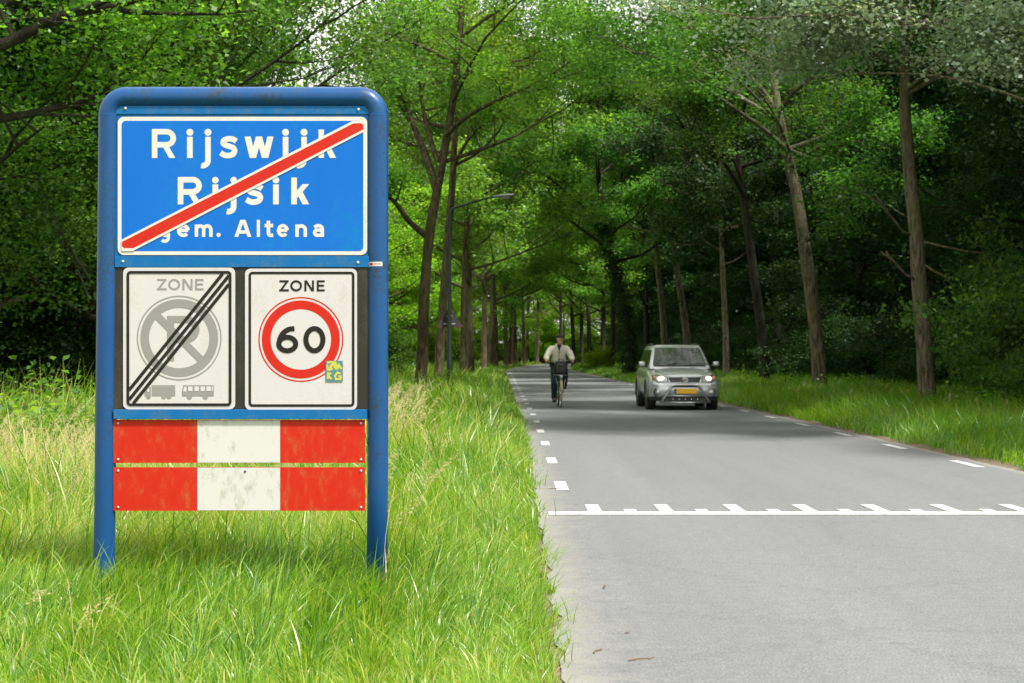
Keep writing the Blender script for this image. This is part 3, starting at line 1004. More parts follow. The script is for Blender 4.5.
def shrub_mesh(nm, seed, h, r, nleaf, lsize, mat, stems=16):
    g = random.Random(seed)
    mb = MB(); C = []
    for k in range(stems):
        az = k * 2.399 + g.uniform(-.3, .3)
        el = R(g.uniform(25, 85))
        L = h * g.uniform(.6, 1.05)
        P = [Vector((g.uniform(-.2, .2), g.uniform(-.2, .2), -0.05))]
        d = Vector((math.cos(az) * math.cos(el) * r / h, math.sin(az) * math.cos(el) * r / h, math.sin(el)))
        for i in range(5):
            d = d + Vector((g.uniform(-.2, .2), g.uniform(-.2, .2), g.uniform(-.18, .05)))
            P.append(P[-1] + d * L / 5)
        P = [Vector((p.x, p.y, max(p.z, 0.05) if i else p.z)) for i, p in enumerate(P)]
        mb.tube(P, [0.03 * (1 - .14 * i) for i in range(6)], 5, cap=False)
        for i in range(1, 6):
            for j in range(4):
                C.append(P[i] + Vector((g.gauss(0, .32 * r / 2), g.gauss(0, .32 * r / 2), g.gauss(0, .2))))
    C = [(c.x, c.y, max(c.z, 0.12)) for c in C]
    t = bpy.data.meshes.new(nm + '_stem')
    t.from_pydata([tuple(v) for v in mb.v], [], mb.f); t.materials.append(M['bark_d'])
    V, Q, T = leaves(C, nleaf, 0.24, lsize, seed)
    V[:, 2] = np.maximum(V[:, 2], 0.01)
    return t, quad_mesh(nm + '_foliage', V, Q, mat, T)


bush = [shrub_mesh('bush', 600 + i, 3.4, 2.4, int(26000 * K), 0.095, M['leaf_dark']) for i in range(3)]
bushl = [shrub_mesh('bushl', 650 + i, 3.2, 2.3, int(26000 * K), 0.09, M['leaf_wood']) for i in range(2)]
bushf = [shrub_mesh('bushf', 670 + i, 3.0, 2.3, int(12000 * K), 0.15, M['leaf_field']) for i in range(1)]
sprig = [shrub_mesh('sprig', 690 + i, 1.0, 0.9, 1500, 0.085, M['leaf_oak'], stems=9) for i in range(2)]


def plant_bush(meshes, x, y, rz, s, label, group, name='shrub'):
    o = empty(name, (x, y, 0), rz)
    o.scale = s if hasattr(s, '__len__') else (s, s, s)
    link('stem', meshes[0], o); link('foliage', meshes[1], o)
    return tag(o, label, 'shrub', group)


def local(px, Y, base):
    """a point of a trunk at distance Y in the tree's own axes: (x, height)"""
    return [((p - 512) / F * Y - base, EYE + (HZ - q) / F * Y) for p, q in px]


def hero(nm, Y, px, seed, height, r0, base, crown, nleaf, lsize, mb_, ml, label, group, lims=(), rz=0, ivy=False, **kw):
    bx = (px[0][0] - 512) / F * Y
    L = local(px, Y, bx)
    tr = [(x, 0.12 * math.sin(i * 1.7) * min(1, i / 3), z) for i, (x, z) in enumerate(L)]
    tr[0] = (0, 0, 0)
    if tr[-1][2] < height * .9:
        e = tr[-1]; tr.append((e[0] + .15, 0.2, height * .92))
    ex = []
    for (pp, r, dy) in lims:
        q = local(pp, Y, bx)
        ex.append(([(x, dy * i / max(1, len(q) - 1), z) for i, (x, z) in enumerate(q)], r))
    ms = tree_mesh(nm, seed, height, r0, base, crown, nleaf, lsize, mb_, ml, trunk=tr, extra=ex, **kw)
    o = plant_tree(nm, ms, bx, Y, 0, 1.0, label, group)
    if ivy:
        C = [p for p in catmull([Vector(q) for q in tr], 8) if 0.2 < p.z < 9]
        C = [(p.x + .3 * math.cos(i * 2.4), p.y + .3 * math.sin(i * 2.4), p.z) for i, p in enumerate(C * 3)]
        V, Q, T = leaves(C, 9000, 0.17, 0.12, seed + 5, flat=1.4)
        link('ivy', quad_mesh('ivy', V, Q, M['leaf_dark'], T), o)
    return o


GL, GR = 'trees lining the left side of the road', 'trees lining the right side of the road'
# --- left avenue row
hero('roadside_tree', 55, [(420, 392), (423, 340), (424, 300), (430, 232), (438, 185), (446, 140), (454, 95), (458, 50), (462, 0)], 21, 20.5, 0.205, 7.6, 6.8, 85000, 0.105,
     M['bark_l'], M['leaf_oak'], 'forked oak with a low crooked side branch beside the blue sign', GL,
     lims=[([(429, 238), (410, 222), (398, 206), (386, 196), (372, 186)], 0.12, -1.5), ([(437, 192), (424, 152), (410, 118), (396, 84), (378, 20)], 0.15, 2.0),
           ([(446, 135), (470, 118), (505, 104), (540, 92), (566, 78)], 0.09, -3.0), ([(441, 172), (428, 132), (420, 95), (412, 40), (400, 0)], 0.10, 2)], limbs=15, sub=6)
hero('roadside_tree', 67, [(438, 387), (441, 330), (447, 250), (452, 190), (454, 150), (456, 100), (457, 50)], 22, 20.5, 0.20, 8.5, 6.2, 75000, 0.115,
     M['bark_l'], M['leaf_oak'], 'straight slim oak leaning slightly right, just left of the street lamp', GL,
     lims=[([(454, 165), (470, 140), (490, 125), (510, 110)], 0.08, -2)], limbs=15, sub=6)
left_row = [(463, 92, 'oak trunk just right of the street lamp pole, paler of the close pair there'), (471, 101, 'thick dark oak with upright fork, right one of the pair beside the street lamp'),
            (484, 118, 'oak leaning right over the road, third beyond the street lamp'), (490, 132, 'slim oak close behind the right leaning oak of the left row'),
            (496, 146, 'slim oak midway along the far part of the left row'), (506, 160, 'thin far oak standing where the left road edge starts to bend'),
            (511, 174, 'thin far oak directly above the far end of the left road edge'), (516, 190, 'small far oak at the road bend, left of the cyclist'),
            (524, 208, 'tiny far oak straight behind the visible end of the road'), (537, 226, 'farthest oak of the row, left of the cyclist at the closed end of the view')]
for i, (px, Y, lb) in enumerate(left_row):
    x = (px - 512) / F * Y
    plant_tree('roadside_tree', oak[i % 4], x, Y, rnd.uniform(0, 6.3), rnd.uniform(1.0, 1.1) + min(.25, max(0, Y - 90) * .003), lb, GL)

# --- right avenue row
hero('roadside_tree', 38.5, [(928, 402), (925, 350), (920, 300), (915, 235), (911, 180), (906, 110), (905, 60), (904, 0)], 31, 15.5, 0.205, 6.8, 6.4, 100000, 0.095,
     M['bark_r'], M['leaf_wood'], 'straight grey trunk nearest on the right with broken dead twigs', GR,
     lims=[([(906, 70), (870, 55), (830, 48), (790, 40), (740, 46)], 0.045, -1), ([(905, 40), (860, 20), (815, 5), (760, -5)], 0.045, 1),
           ([(906, 90), (930, 70), (960, 50), (1000, 40)], 0.06, -2), ([(905, 30), (880, 0), (850, -30), (790, -60)], 0.08, -2)], limbs=12, sub=6, spread=0.36)
_t = COL.objects[-1].parent or COL.objects[-1]
_bx = (928 - 512) / F * 38.5
for pp in ([(913, 236), (900, 232), (888, 218), (874, 205), (858, 196)], [(888, 218), (880, 205), (872, 196)], [(918, 282), (903, 275), (890, 262), (876, 253)], [(890, 262), (884, 252)], [(914, 240), (935, 246), (960, 252), (985, 255)], [(918, 262), (932, 272), (946, 280)]):
    q = local(pp, 38.5, _bx); mb = MB()
    mb.tube([(x, -.12 - .12 * i, z) for i, (x, z) in enumerate(q)], [.034 * (1 - .6 * i / len(q)) for i in range(len(q))], 6)
    mb.build('dead_branch', M['bark_r'], _t, smooth=True)
hero('roadside_tree', 52.8, [(820, 397), (818, 350), (812, 300), (803, 240), (797, 195), (789, 160), (781, 130), (775, 95), (770, 30)], 32, 20.5, 0.235, 7.4, 7.4, 100000, 0.105,
     M['bark_r'], M['leaf_wood'], 'pale bare trunk with a bend and a burr, second from the right edge', GR,
     lims=[([(787, 150), (765, 135), (735, 118), (700, 98), (668, 80), (630, 66)], 0.085, -3), ([(783, 125), (760, 90), (720, 55), (680, 25), (640, 0)], 0.10, -1),
           ([(790, 152), (760, 120), (715, 90), (660, 62)], 0.05, -7), ([(784, 128), (740, 100), (690, 70), (640, 30)], 0.05, -6), ([(792, 165), (815, 150), (845, 150), (875, 172)], 0.06, -3), ([(790, 150), (820, 170), (850, 200), (880, 230)], 0.05, -4)], limbs=15, sub=6)
hero('roadside_tree', 64, [(765, 390), (763, 340), (756, 290), (749, 240), (743, 190), (738, 150), (734, 90), (732, 30)], 33, 21, 0.20, 8, 7.0, 80000, 0.115,
     M['bark_d'], M['leaf_wood'], 'dark leaning trunk just left of the pale bent one, right of the car', GR,
     lims=[([(746, 200), (725, 172), (700, 150), (668, 134)], 0.10, -3), ([(742, 180), (728, 150), (714, 120), (700, 100)], 0.08, -1)], limbs=15, sub=6)
hero('roadside_tree', 92, [(631, 379), (629, 340), (622, 300), (612, 260), (604, 225), (600, 190), (597, 140)], 34, 18, 0.29, 6, 6.8, 60000, 0.15,
     M['bark_d'], M['leaf_wood'], 'thick black leaning trunk wrapped in ivy, left of the car', GR, ivy=True, limbs=16, sub=6)
hero('roadside_tree', 96, [(690, 374), (686, 330), (680, 290), (674, 250), (670, 200), (668, 140)], 35, 18, 0.24, 7.5, 6.5, 60000, 0.15,
     M['bark_r'], M['leaf_wood'], 'brown leaning trunk rising directly behind the car roof', GR, limbs=16, sub=6)
hero('roadside_tree', 104, [(665, 372), (664, 330), (659, 280), (655, 240), (652, 190), (650, 140)], 36, 18, 0.23, 8, 6.5, 60000, 0.15,
     M['bark_r'], M['leaf_wood'], 'upright brown trunk behind the left side of the car roof', GR, limbs=16, sub=6)
hero('roadside_tree', 78, [(726, 386), (726, 340), (724, 300), (722, 262), (721, 220), (720, 160)], 37, 15, 0.16, 5.2, 4.8, 50000, 0.13,
     M['bark_r'], M['leaf_dark'], 'thin brown upright trunk just right of the car', GR, limbs=14, sub=5)
right_row = [(647, 118, 1, 'slender dark trunk between the ivy clad one and the car'), (612, 128, 2, 'dark slender trunk first left of the ivy clad one'), (603, 142, 0, 'upright trunk second left of the ivy clad one'),
             (590, 158, 1, 'thin far trunk above the end of the right verge, right of the cyclist'), (582, 176, 2, 'dark far trunk close right of the cyclist'),
             (574, 190, 0, 'far trunk nearest the cyclist shoulder on the right'), (560, 214, 1, 'far trunk behind the cyclist head')]
for px, Y, v, lb in right_row:
    plant_tree('roadside_tree', lime[v], (px - 512) / F * Y, Y, rnd.uniform(0, 6.3), rnd.uniform(1.0, 1.1) + min(.25, (Y - 90) * .003), lb, GR)

hero('roadside_tree', 27, [(1116, 440), (1112, 350), (1106, 250), (1098, 150), (1092, 60), (1088, -60)], 38, 15.0, 0.22, 5.6, 6.2, 150000, 0.075,
     M['bark_r'], M['leaf_pale'], 'tree reaching in from the right with a mass of silvery grey leaves along the top', GR,
     lims=[([(1096, 120), (1040, 70), (980, 40), (900, 22), (820, 20), (750, 25)], 0.05, -0.5), ([(1094, 80), (1030, 20), (960, -10), (880, -25), (780, -30), (700, -20)], 0.05, 1.5),
           ([(1098, 140), (1060, 110), (1010, 85), (960, 75)], 0.035, -1.5), ([(1098, 140), (1040, 100), (960, 70), (880, 62), (820, 70)], 0.035, 1.5)], limbs=16, sub=6, spread=0.33)
# --- the dark wood behind the right row
lab_w = 'dark leafy woodland tree crowded behind the right row of trunks'
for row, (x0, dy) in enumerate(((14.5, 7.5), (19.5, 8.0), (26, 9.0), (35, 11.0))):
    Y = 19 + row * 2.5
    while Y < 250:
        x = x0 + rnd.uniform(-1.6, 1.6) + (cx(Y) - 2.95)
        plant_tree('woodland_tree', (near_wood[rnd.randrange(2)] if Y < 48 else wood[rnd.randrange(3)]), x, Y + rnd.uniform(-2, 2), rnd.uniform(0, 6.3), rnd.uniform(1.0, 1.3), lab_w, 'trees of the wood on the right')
        Y += dy * (1 + Y / 260)
lab_b = 'dark green undergrowth bush at the edge of the right wood'
Y = 24
while Y < 230:
    x = 12.6 + rnd.uniform(-.8, .9) + (cx(Y) - 2.95) + (0 if Y > 50 else 0.4)
    s = rnd.uniform(.75, 1.15)
    plant_bush(bush[rnd.randrange(3)], x, Y, rnd.uniform(0, 6.3), (s, s, s * rnd.uniform(.8, 1.2)), lab_b, 'bushes along the right wood')
    plant_bush(bush[rnd.randrange(3)], x + rnd.uniform(3, 5), Y + rnd.uniform(-1, 1), rnd.uniform(0, 6.3), rnd.uniform(1.0, 1.5), lab_b, 'bushes along the right wood')
    Y += 3.2 * (1 + Y / 130)
plant_bush(bushl[0], 11.2, 35.5, 0.4, (1.15, 1.15, 1.5), 'largest mid green leafy bush at the right edge of the picture', 'bushes along the right wood')
plant_bush(bushl[1], 10.4, 32.8, 2.2, (.6, .6, .62), 'low leafy bush in front of the large one at the right edge', 'bushes along the right wood')
plant_bush(bushl[1], 12.4, 41.0, 1.2, (.95, .95, 1.35), 'tall layered bush just right of the nearest grey trunk', 'bushes along the right wood')
plant_bush(bushf[0], 6.6, 128, 1.2, (.7, .7, .75), 'bright yellow green sunlit bush between far right trunks', 'bushes along the right wood')

# --- thicket on the left, behind the sign
gl = 'trees of the thicket on the left'
TH = [(-10.2, 28.5, 0, 1.0, 'leafy dark based thicket tree filling the left edge of the picture'), (-7.3, 31.5, 1, .95, 'leafy thicket tree rising behind the left post of the blue sign'),
      (-13.5, 31, 1, 1.1, None), (-17, 29, 0, 1.05, None), (-9.2, 35, 0, 1.1, None), (-13, 37, 1, 1.15, None), (-20, 34, 1, 1.1, None), (-8.0, 41, 1, 1.1, None), (-12.5, 45, 0, 1.15, None),
      (-18, 43, 0, 1.2, None), (-9.5, 50, 1, 1.1, None), (-16, 52, 0, 1.2, None), (-24, 40, 0, 1.2, None), (-23, 50, 1, 1.2, None)]
for i, (x, y, v, s, lb) in enumerate(TH):
    plant_tree('thicket_tree', edge[v], x, y, i * 2.1, s, lb or 'leafy tree deep in the left thicket behind the sign', gl)
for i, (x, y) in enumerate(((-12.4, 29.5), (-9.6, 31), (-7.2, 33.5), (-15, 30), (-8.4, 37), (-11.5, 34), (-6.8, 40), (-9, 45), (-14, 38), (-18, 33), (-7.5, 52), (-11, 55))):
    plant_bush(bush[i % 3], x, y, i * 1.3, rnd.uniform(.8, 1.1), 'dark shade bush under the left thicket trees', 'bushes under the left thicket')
# an oak whose long limbs reach in from the left over the sign
hero('overhanging_tree', 24, [(-190, 400), (-186, 330), (-180, 260), (-172, 180), (-165, 100), (-160, 20), (-150, -120)], 41, 13, 0.26, 6.2, 4.6, 80000, 0.085,
     M['bark_d'], M['leaf_oak'], 'oak whose dark limbs reach in from the upper left corner', gl,
     lims=[([(-168, 110), (-100, 85), (-20, 60), (30, 44), (70, 26), (130, 18), (190, 2)], 0.13, -1.0), ([(-172, 150), (-90, 128), (0, 114), (50, 100), (95, 84), (150, 70)], 0.09, 1.0),
           ([(-165, 60), (-80, 20), (0, 0), (60, -20), (140, -40)], 0.1, 0.5)], limbs=16, sub=6, spread=0.34)

# --- beyond the meadow on the left
gf = 'trees beyond the meadow'
for i in range(34):
    y = rnd.uniform(150, 200); x = cx(y) - 9 - i * 1.25
    plant_bush(bushf[0], x, y, rnd.uniform(0, 6.3), rnd.uniform(1.1, 1.9), 'bright green bush in the hedge along the far side of the meadow', 'bushes beyond the meadow')
for i in range(22):
    y = rnd.uniform(250, 262); x = -14 + i * 2.2
    plant_bush(bushf[0], x, y, rnd.uniform(0, 6.3), rnd.uniform(1.3, 2.0), 'green bush closing the view below the trees at the road bend', 'bushes beyond the road bend')
lab_f = 'bright green tree beyond the meadow behind the left row'
for i in range(30):
    y = rnd.uniform(135, 215); x = -3 - (i / 29) * 46 + rnd.uniform(-2, 2) + max(0, (y - 150) * .06)
    if x > cx(y) - 12: x = cx(y) - 12 - rnd.uniform(0, 5)
    plant_tree('meadow_tree', field[i % 2], x, y, rnd.uniform(0, 6.3), rnd.uniform(.9, 1.25), lab_f, gf)
for i in range(16):
    y = rnd.uniform(232, 285); x = -16 + i * 2.6
    plant_tree('meadow_tree', field[i % 2], x, y, rnd.uniform(0, 6.3), rnd.uniform(.95, 1.2), 'far tree closing the view beyond the bend of the road', 'trees beyond the road bend')
for i, (x, y, s, lb) in enumerate(((-6.6, 82, 1.1, 'dark round bush beside the meadow, seen right of the sign post'), (-9.5, 88, 1.25, 'dark bush further left at the meadow edge, half hidden by the sign'))):
    plant_bush(bushl[i], x, y, i, s, lb, 'bushes at the meadow edge')
for i, (x, y) in enumerate(((-8.8, 64), (-12, 70), (-16, 66), (-11, 78), (-20, 74), (-15, 84), (-7.9, 75))):
    plant_tree('meadow_tree', field[i % 2], x, y + 6, i * 1.7, .72, 'sunlit bright green tree behind the blue sign and the nearest left oak', gf)

# ------------------------------------------------------------------ grass
def blades(x, y, h, w, seed, lean=0.45, segs=3, tint=None):
    g = np.random.default_rng(seed)
    n = len(x)
    cell = 0.16 + 0.012 * y                             # blades fan out of tufts
    tx = (np.floor(x / cell) + .5 + .35 * np.sin(np.floor(y / cell) * 12.9)) * cell; ty = (np.floor(y / cell) + .5 + .35 * np.sin(np.floor(x / cell) * 7.7)) * cell
    az = np.arctan2(y - ty, x - tx) + g.normal(0, 0.7, n)
    ln = h * lean * g.uniform(0.15, 2.0, n)
    dx, dy = np.cos(az) * ln, np.sin(az) * ln
    fa = g.uniform(0, np.pi, n)                         # the way the blade faces
    wx, wy = np.cos(fa) * w / 2, np.sin(fa) * w / 2
    droop = g.uniform(0, 0.35, n) * (ln / np.maximum(h, 1e-3)) * 1.4
    V = np.empty((n, segs + 1, 2, 3), dtype=np.float32)
    for i in range(segs + 1):
        t = i / segs
        wt = (1 - t ** 2.2) * 0.94 + 0.06
        px = x + dx * t ** 1.8; py = y + dy * t ** 1.8
        pz = h * (t - droop * t ** 2.6)
        V[:, i, 0] = np.stack([px - wx * wt, py - wy * wt, pz], 1)
        V[:, i, 1] = np.stack([px + wx * wt, py + wy * wt, pz], 1)
    k = (segs + 1) * 2
    b = np.arange(n)[:, None] * k
    Q = np.concatenate([b + np.array([2 * i, 2 * i + 1, 2 * i + 3, 2 * i + 2]) for i in range(segs)], 0)
    T = np.repeat(tint, k)
    return V.reshape(-1, 3), Q, T


def wave(x, y, f, s):
    return (np.sin(x * f + s) * np.cos(y * f * .83 - s * 1.3) + np.sin((x + y) * f * .57 + 2 * s) * .7 + np.sin((x - 1.7 * y) * f * 1.9 + s) * .35) / 2.05


def sample(n, y0, y1, p, xl, xr, seed):
    """n points with density ~ y^-p between the x limits (functions of y)"""
    g = np.random.default_rng(seed)
    u = g.uniform(0, 1, n)
    yy = np.exp(np.log(y0) + u * np.log(y1 / y0)) if abs(p - 1) < 1e-6 else (y0 ** (1 - p) + u * (y1 ** (1 - p) - y0 ** (1 - p))) ** (1 / (1 - p))
    a, b = xl(yy), xr(yy)
    return a + (b - a) * g.uniform(0, 1, n), yy


parts_v, parts_q, parts_t, base = [], [], [], 0


def put(V, Q, T):
    global base
    parts_v.append(V); parts_q.append(Q + base); parts_t.append(T); base += len(V)


def flush(name, mat, label=None):
    global parts_v, parts_q, parts_t, base
    me = quad_mesh(name, np.concatenate(parts_v), np.concatenate(parts_q), mat, np.concatenate(parts_t))
    o = tag(link(name, me), label, 'grass', None, 'stuff')
    parts_v, parts_q, parts_t, base = [], [], [], 0
    return o


def ragged(y, s, amp=0.14):
    return amp * (np.sin(y * 2.1 + s) * .5 + np.sin(y * 5.3 + 2 * s) * .3 + np.sin(y * 11.7) * .2)


edge_l = lambda y: cx_np(y) - HALF - 0.06 + 0.0 + ragged(y, 1.0, 0.09)
edge_r = lambda y: cx_np(y) + HALF + 0.16 + ragged(y, 2.4)
far_l = lambda y: -0.34 * y - 1.6
g_ = np.random.default_rng(77)

# tall verge grass on the left
for (n, y0, y1, p, segs, sd) in ((140000, 3.6, 13.5, 0.25, 4, 1), (150000, 13.5, 62, 1.05, 3, 2), (50000, 62, 230, 1.0, 2, 3)):
    x, y = sample(n, y0, y1, p, far_l if y0 < 50 else (lambda q: np.maximum(-0.2 * q - 4, -34)), edge_l, sd)
    keep = ~((x < -5.6 + 0.0 * y) & (y > 28.5) & (y < 56))
    x, y = x[keep], y[keep]; n = len(x)
    e = edge_l(y) - x
    hump = 0.5 + 0.5 * wave(x, y, 1.3, 0.7)
    h = 0.30 + 0.28 * hump + g_.uniform(-.1, .16, n)
    h *= np.clip(0.38 + e * 0.9, 0.38, 1)                           # shorter by the road
    h *= np.clip((y - 4.6) / 3.2 + 0.2 * np.sin(x * 3), 0.22, 1)       # mown strip nearest the camera
    h = np.where((y > 19) & (x < -4.2), h * 1.45, h)
    h = h * np.where(y < 13, 0.33 + 0.5 * np.clip((y - 9.3) / 3.5, 0, 1) + 0.12 * np.clip((7.0 - y), 0, 1), 0.85)
    wide = g_.uniform(0, 1, n) < .075
    h = np.where(wide, h * g_.uniform(1.2, 1.9, n), h)
    w = np.maximum(0.0030 + 0.0042 * g_.uniform(0, 1, n) ** 2, y / F * 0.85)
    w = np.where(wide, w * 1.7, w)
    dry = wave(x, y, 0.9, 2.2) + 0.5 * wave(x, y, 2.7, 5.0)
    t = np.clip(0.46 + 0.26 * dry + g_.normal(0, .25, n), 0, 0.86)
    t = np.where((y < 10.2) & (y > 7.2) & (x < -.7), t - 0.12 * np.clip((y - 7.2), 0, 1), t)
    t = np.where(y < 7.0, t + 0.12 * np.clip(7.0 - y, 0, 1), t)
    t = np.where((y > 10.5) & (y < 30) & (x < -1.0), t + 0.10, t)
    t = np.where(g_.uniform(0, 1, n) < np.where((y > 10) & (y < 24) & (x < -2), 0.14, 0.035), g_.uniform(.88, 1, n), np.minimum(t, .86))
    put(*blades(x, y, h, w, sd + 10, 0.5 if y0 < 10 else .42, segs, t))
# short fringe creeping over the edge of the asphalt
n = 16000
y = 4.5 + 38 * g_.uniform(0, 1, n) ** 1.6
x = cx_np(y) - HALF - .20 + g_.normal(0, .09, n) + ragged(y, 4.0, .07)
h = g_.uniform(.05, .20, n)
put(*blades(x, y, h, np.maximum(.003 + .003 * g_.uniform(0, 1, n), y / F * .8), 91, .8, 3, np.clip(g_.normal(.5, .2, n), 0, .92)))
flush('verge_grass', M['grass'], 'long lush green roadside grass filling the left verge around the sign')

# grass on the right verge
x, y = sample(95000, 17, 230, 1.15, edge_r, lambda q: cx_np(q) + HALF + 6.6 + 0.5 * np.sin(q * .6), 5)
n = len(x)
e = x - edge_r(y)
h = (0.24 + 0.28 * (0.5 + .5 * wave(x, y, 1.1, 3.1)) + g_.uniform(-.06, .12, n)) * np.clip(.4 + e * .6, .4, 1) * np.clip(1 + (e - 2) * .12, 1, 1.5)
w = np.maximum(0.007, y / F * 0.9)
t = np.clip(0.42 + 0.18 * wave(x, y, .8, 1.2) + g_.normal(0, .12, n), 0, .8)
t = np.where(g_.uniform(0, 1, n) < .02, g_.uniform(.86, .97, n), t)
put(*blades(x, y, h, w, 55, .5, 3, t))
flush('verge_grass', M['grass'], 'green grass strip between the right road edge and the dark wood')

# seed heads of the tall dry grass
def seedheads(n, y0, y1, xl, xr, seed, hh=(.5, .85)):
    g = np.random.default_rng(seed)
    x, y = sample(n, y0, y1, .8, xl, xr, seed)
    m = wave(x, y, 1.1, 4.0) + g.uniform(-.5, .5, n) > -0.1
    x, y = x[m], y[m]; n = len(x)
    h = g.uniform(hh[0], hh[1], n)
    az = g.uniform(0, 6.28, n) * .5 - .6
    lean = h * g.uniform(.1, .5, n)
    w = np.maximum(.0022, y / F * .35)
    segs = 4
    V = np.empty((n, segs + 1, 2, 3), dtype=np.float32)
    tipx = x + np.cos(az) * lean; tipy = y + np.sin(az) * lean
    for i in range(segs + 1):
        t = i / segs
        px = x + np.cos(az) * lean * t ** 2; py = y + np.sin(az) * lean * t ** 2; pz = h * (t - .12 * t ** 3)
        V[:, i, 0] = np.stack([px - w / 2, py, pz], 1); V[:, i, 1] = np.stack([px + w / 2, py, pz], 1)
    k = (segs + 1) * 2
    b = np.arange(n)[:, None] * k
    Q = np.concatenate([b + np.array([2 * i, 2 * i + 1, 2 * i + 3, 2 * i + 2]) for i in range(segs)], 0)
    put(V.reshape(-1, 3), Q, np.repeat(g.uniform(0.1, .5, n), k))
    # spikelets: small slivers along the last part of the stem, hanging to one side
    ns = 16
    t = g.uniform(.74, 1.02, (n, ns))
    px = x[:, None] + np.cos(az)[:, None] * lean[:, None] * t ** 2 + g.normal(0, .014, (n, ns))
    py = y[:, None] + np.sin(az)[:, None] * lean[:, None] * t ** 2 + g.normal(0, .014, (n, ns))
    pz = h[:, None] * (t - .12 * t ** 3) + g.normal(-.008, .01, (n, ns))
    L = g.uniform(.012, .028, (n, ns)) * np.maximum(1, y[:, None] / 16)
    dx, dz = np.cos(az)[:, None] * L * .8 + g.normal(0, .006, (n, ns)), L * g.uniform(-.3, .7, (n, ns))
    ww = np.maximum(.0028, y / F * .4)[:, None] * np.ones((n, ns))
    V = np.stack([np.stack([px, py, pz], -1), np.stack([px + dx * .5 + ww, py, pz + dz * .5 - ww], -1), np.stack([px + dx, py, pz + dz], -1), np.stack([px + dx * .5 - ww, py, pz + dz * .5 + ww], -1)], 2)
    put(V.reshape(-1, 3), np.arange(n * ns * 4).reshape(-1, 4), np.repeat(g.uniform(.3, 1, n * ns), 4))


seedheads(1300, 11, 26, lambda q: -0.34 * q - 1.0, lambda q: -0.22 * q - 0.3, 61)
seedheads(260, 14, 34, lambda q: -0.075 * q - .5, lambda q: -0.055 * q, 62, (.6, 1.0))
seedheads(420, 8.5, 20, lambda q: -0.3 * q, lambda q: edge_l(q) - .8, 63, (.45, .75))
seedheads(16, 5.2, 7.2, lambda q: -0.33 * q - .2, lambda q: -0.24 * q, 64, (.32, .46))
seedheads(70, 24, 60, lambda q: edge_r(q) + 1.2, lambda q: cx_np(q) + HALF + 5.5, 65, (.4, .65))
flush('seed_grass', M['straw'], 'straw coloured seed heads of tall grass standing in the verges')

# leafy plants at the foot of the trunks and in the long grass
gp = 'leafy plants in the verges'
for i, (px, Y, s, lb) in enumerate(((455, 62, 1.0, 'leafy weed clump at the foot of the street lamp'), (428, 50, .8, 'leafy weed clump at the foot of the forked oak'), (402, 46, .7, 'leafy weed clump close right of the sign post'),
                                    (20, 25, 1.2, 'dark weed clump in tall grass at the left picture edge'), (68, 24, 1.0, 'dark weed clump in tall grass just left of the sign'),
                                    (948, 37.5, .75, 'weed clump at the foot of the nearest grey trunk'), (880, 42, .8, 'pale weed clump between the two nearest right trunks'), (790, 55, .9, 'weed clump left of the pale bent trunk'),
                                    (850, 50, .9, 'weed clump right of the pale bent trunk'), (740, 62, .9, 'weed clump right of the car'), (8, 19, 1.1, 'broad leaved weed at the far left edge, nearest of the dark weeds'), (44, 21.5, 1.2, 'dark weed clump midway between the left edge and the sign'), (86, 19.5, .8, 'small dark weed close beside the left sign post'), (1005, 33, 1.0, 'weed clump at the right picture edge'), (975, 36, .8, 'small weed clump below the large right bush'))):
    plant_bush(sprig[i % 2], (px - 512) / F * Y, Y, i * 1.1, (s, s, s * .9), lb, gp, 'weed')

# ------------------------------------------------------------------ street lamp and the sign fixed to it
LY = 64.0
LX = (449.5 - 512) / F * LY
lu = LY / F
lamp = empty('street_lamp', (LX, LY, 0))
tag(lamp, 'dark green street lamp with one long arm reaching over the verge', 'street lamp')
zt = EYE + (HZ - 213) * lu
mb = MB(); mb.tube([(0, 0, -.3), (0, 0, 1.1), (0, 0, 1.15), (0, 0, zt - .2), (0.02, 0, zt)], [.115, .115, .085, .06, .055], 14)
mb.build('pole', M['lamp_green'], lamp, smooth=True, angle=50)
arm = catmull([(0.01, 0, zt - .1), (0.12, 0, zt + .16), (0.55, 0, zt + .30), (1.25, 0, zt + .52), (1.75, 0, zt + .62)], 5)
mb = MB(); mb.tube(arm, [.048 - .014 * i / (len(arm) - 1) for i in range(len(arm))], 10)
mb.build('arm', M['lamp_green'], lamp, smooth=True)
a0 = arm[-1]
mb = MB()
rings = []
for t, hw, hz0, hz1 in ((-.08, .03, -.03, .035), (.05, .075, -.045, .06), (.35, .11, -.05, .07), (.62, .10, -.035, .05), (.70, .05, -.015, .03)):
    rings.append([(a0.x + t, math.cos(R(q)) * hw, a0.z + .1 * t + (hz1 if math.sin(R(q)) > 0 else -hz0) * math.sin(R(q))) for q in range(0, 360, 30)])
mb.loft(rings)
hd = mb.build('lamp_head', principled('lamp_grey', (.09, .10, .10), .5), lamp, smooth=True)
mb = MB(); mb.ball((a0.x + .36, 0, a0.z - .02), (.22, .075, .055), 12, 8)
mb.build('lens', principled('lamp_glass', (.5, .5, .47), .15), hd, smooth=True)

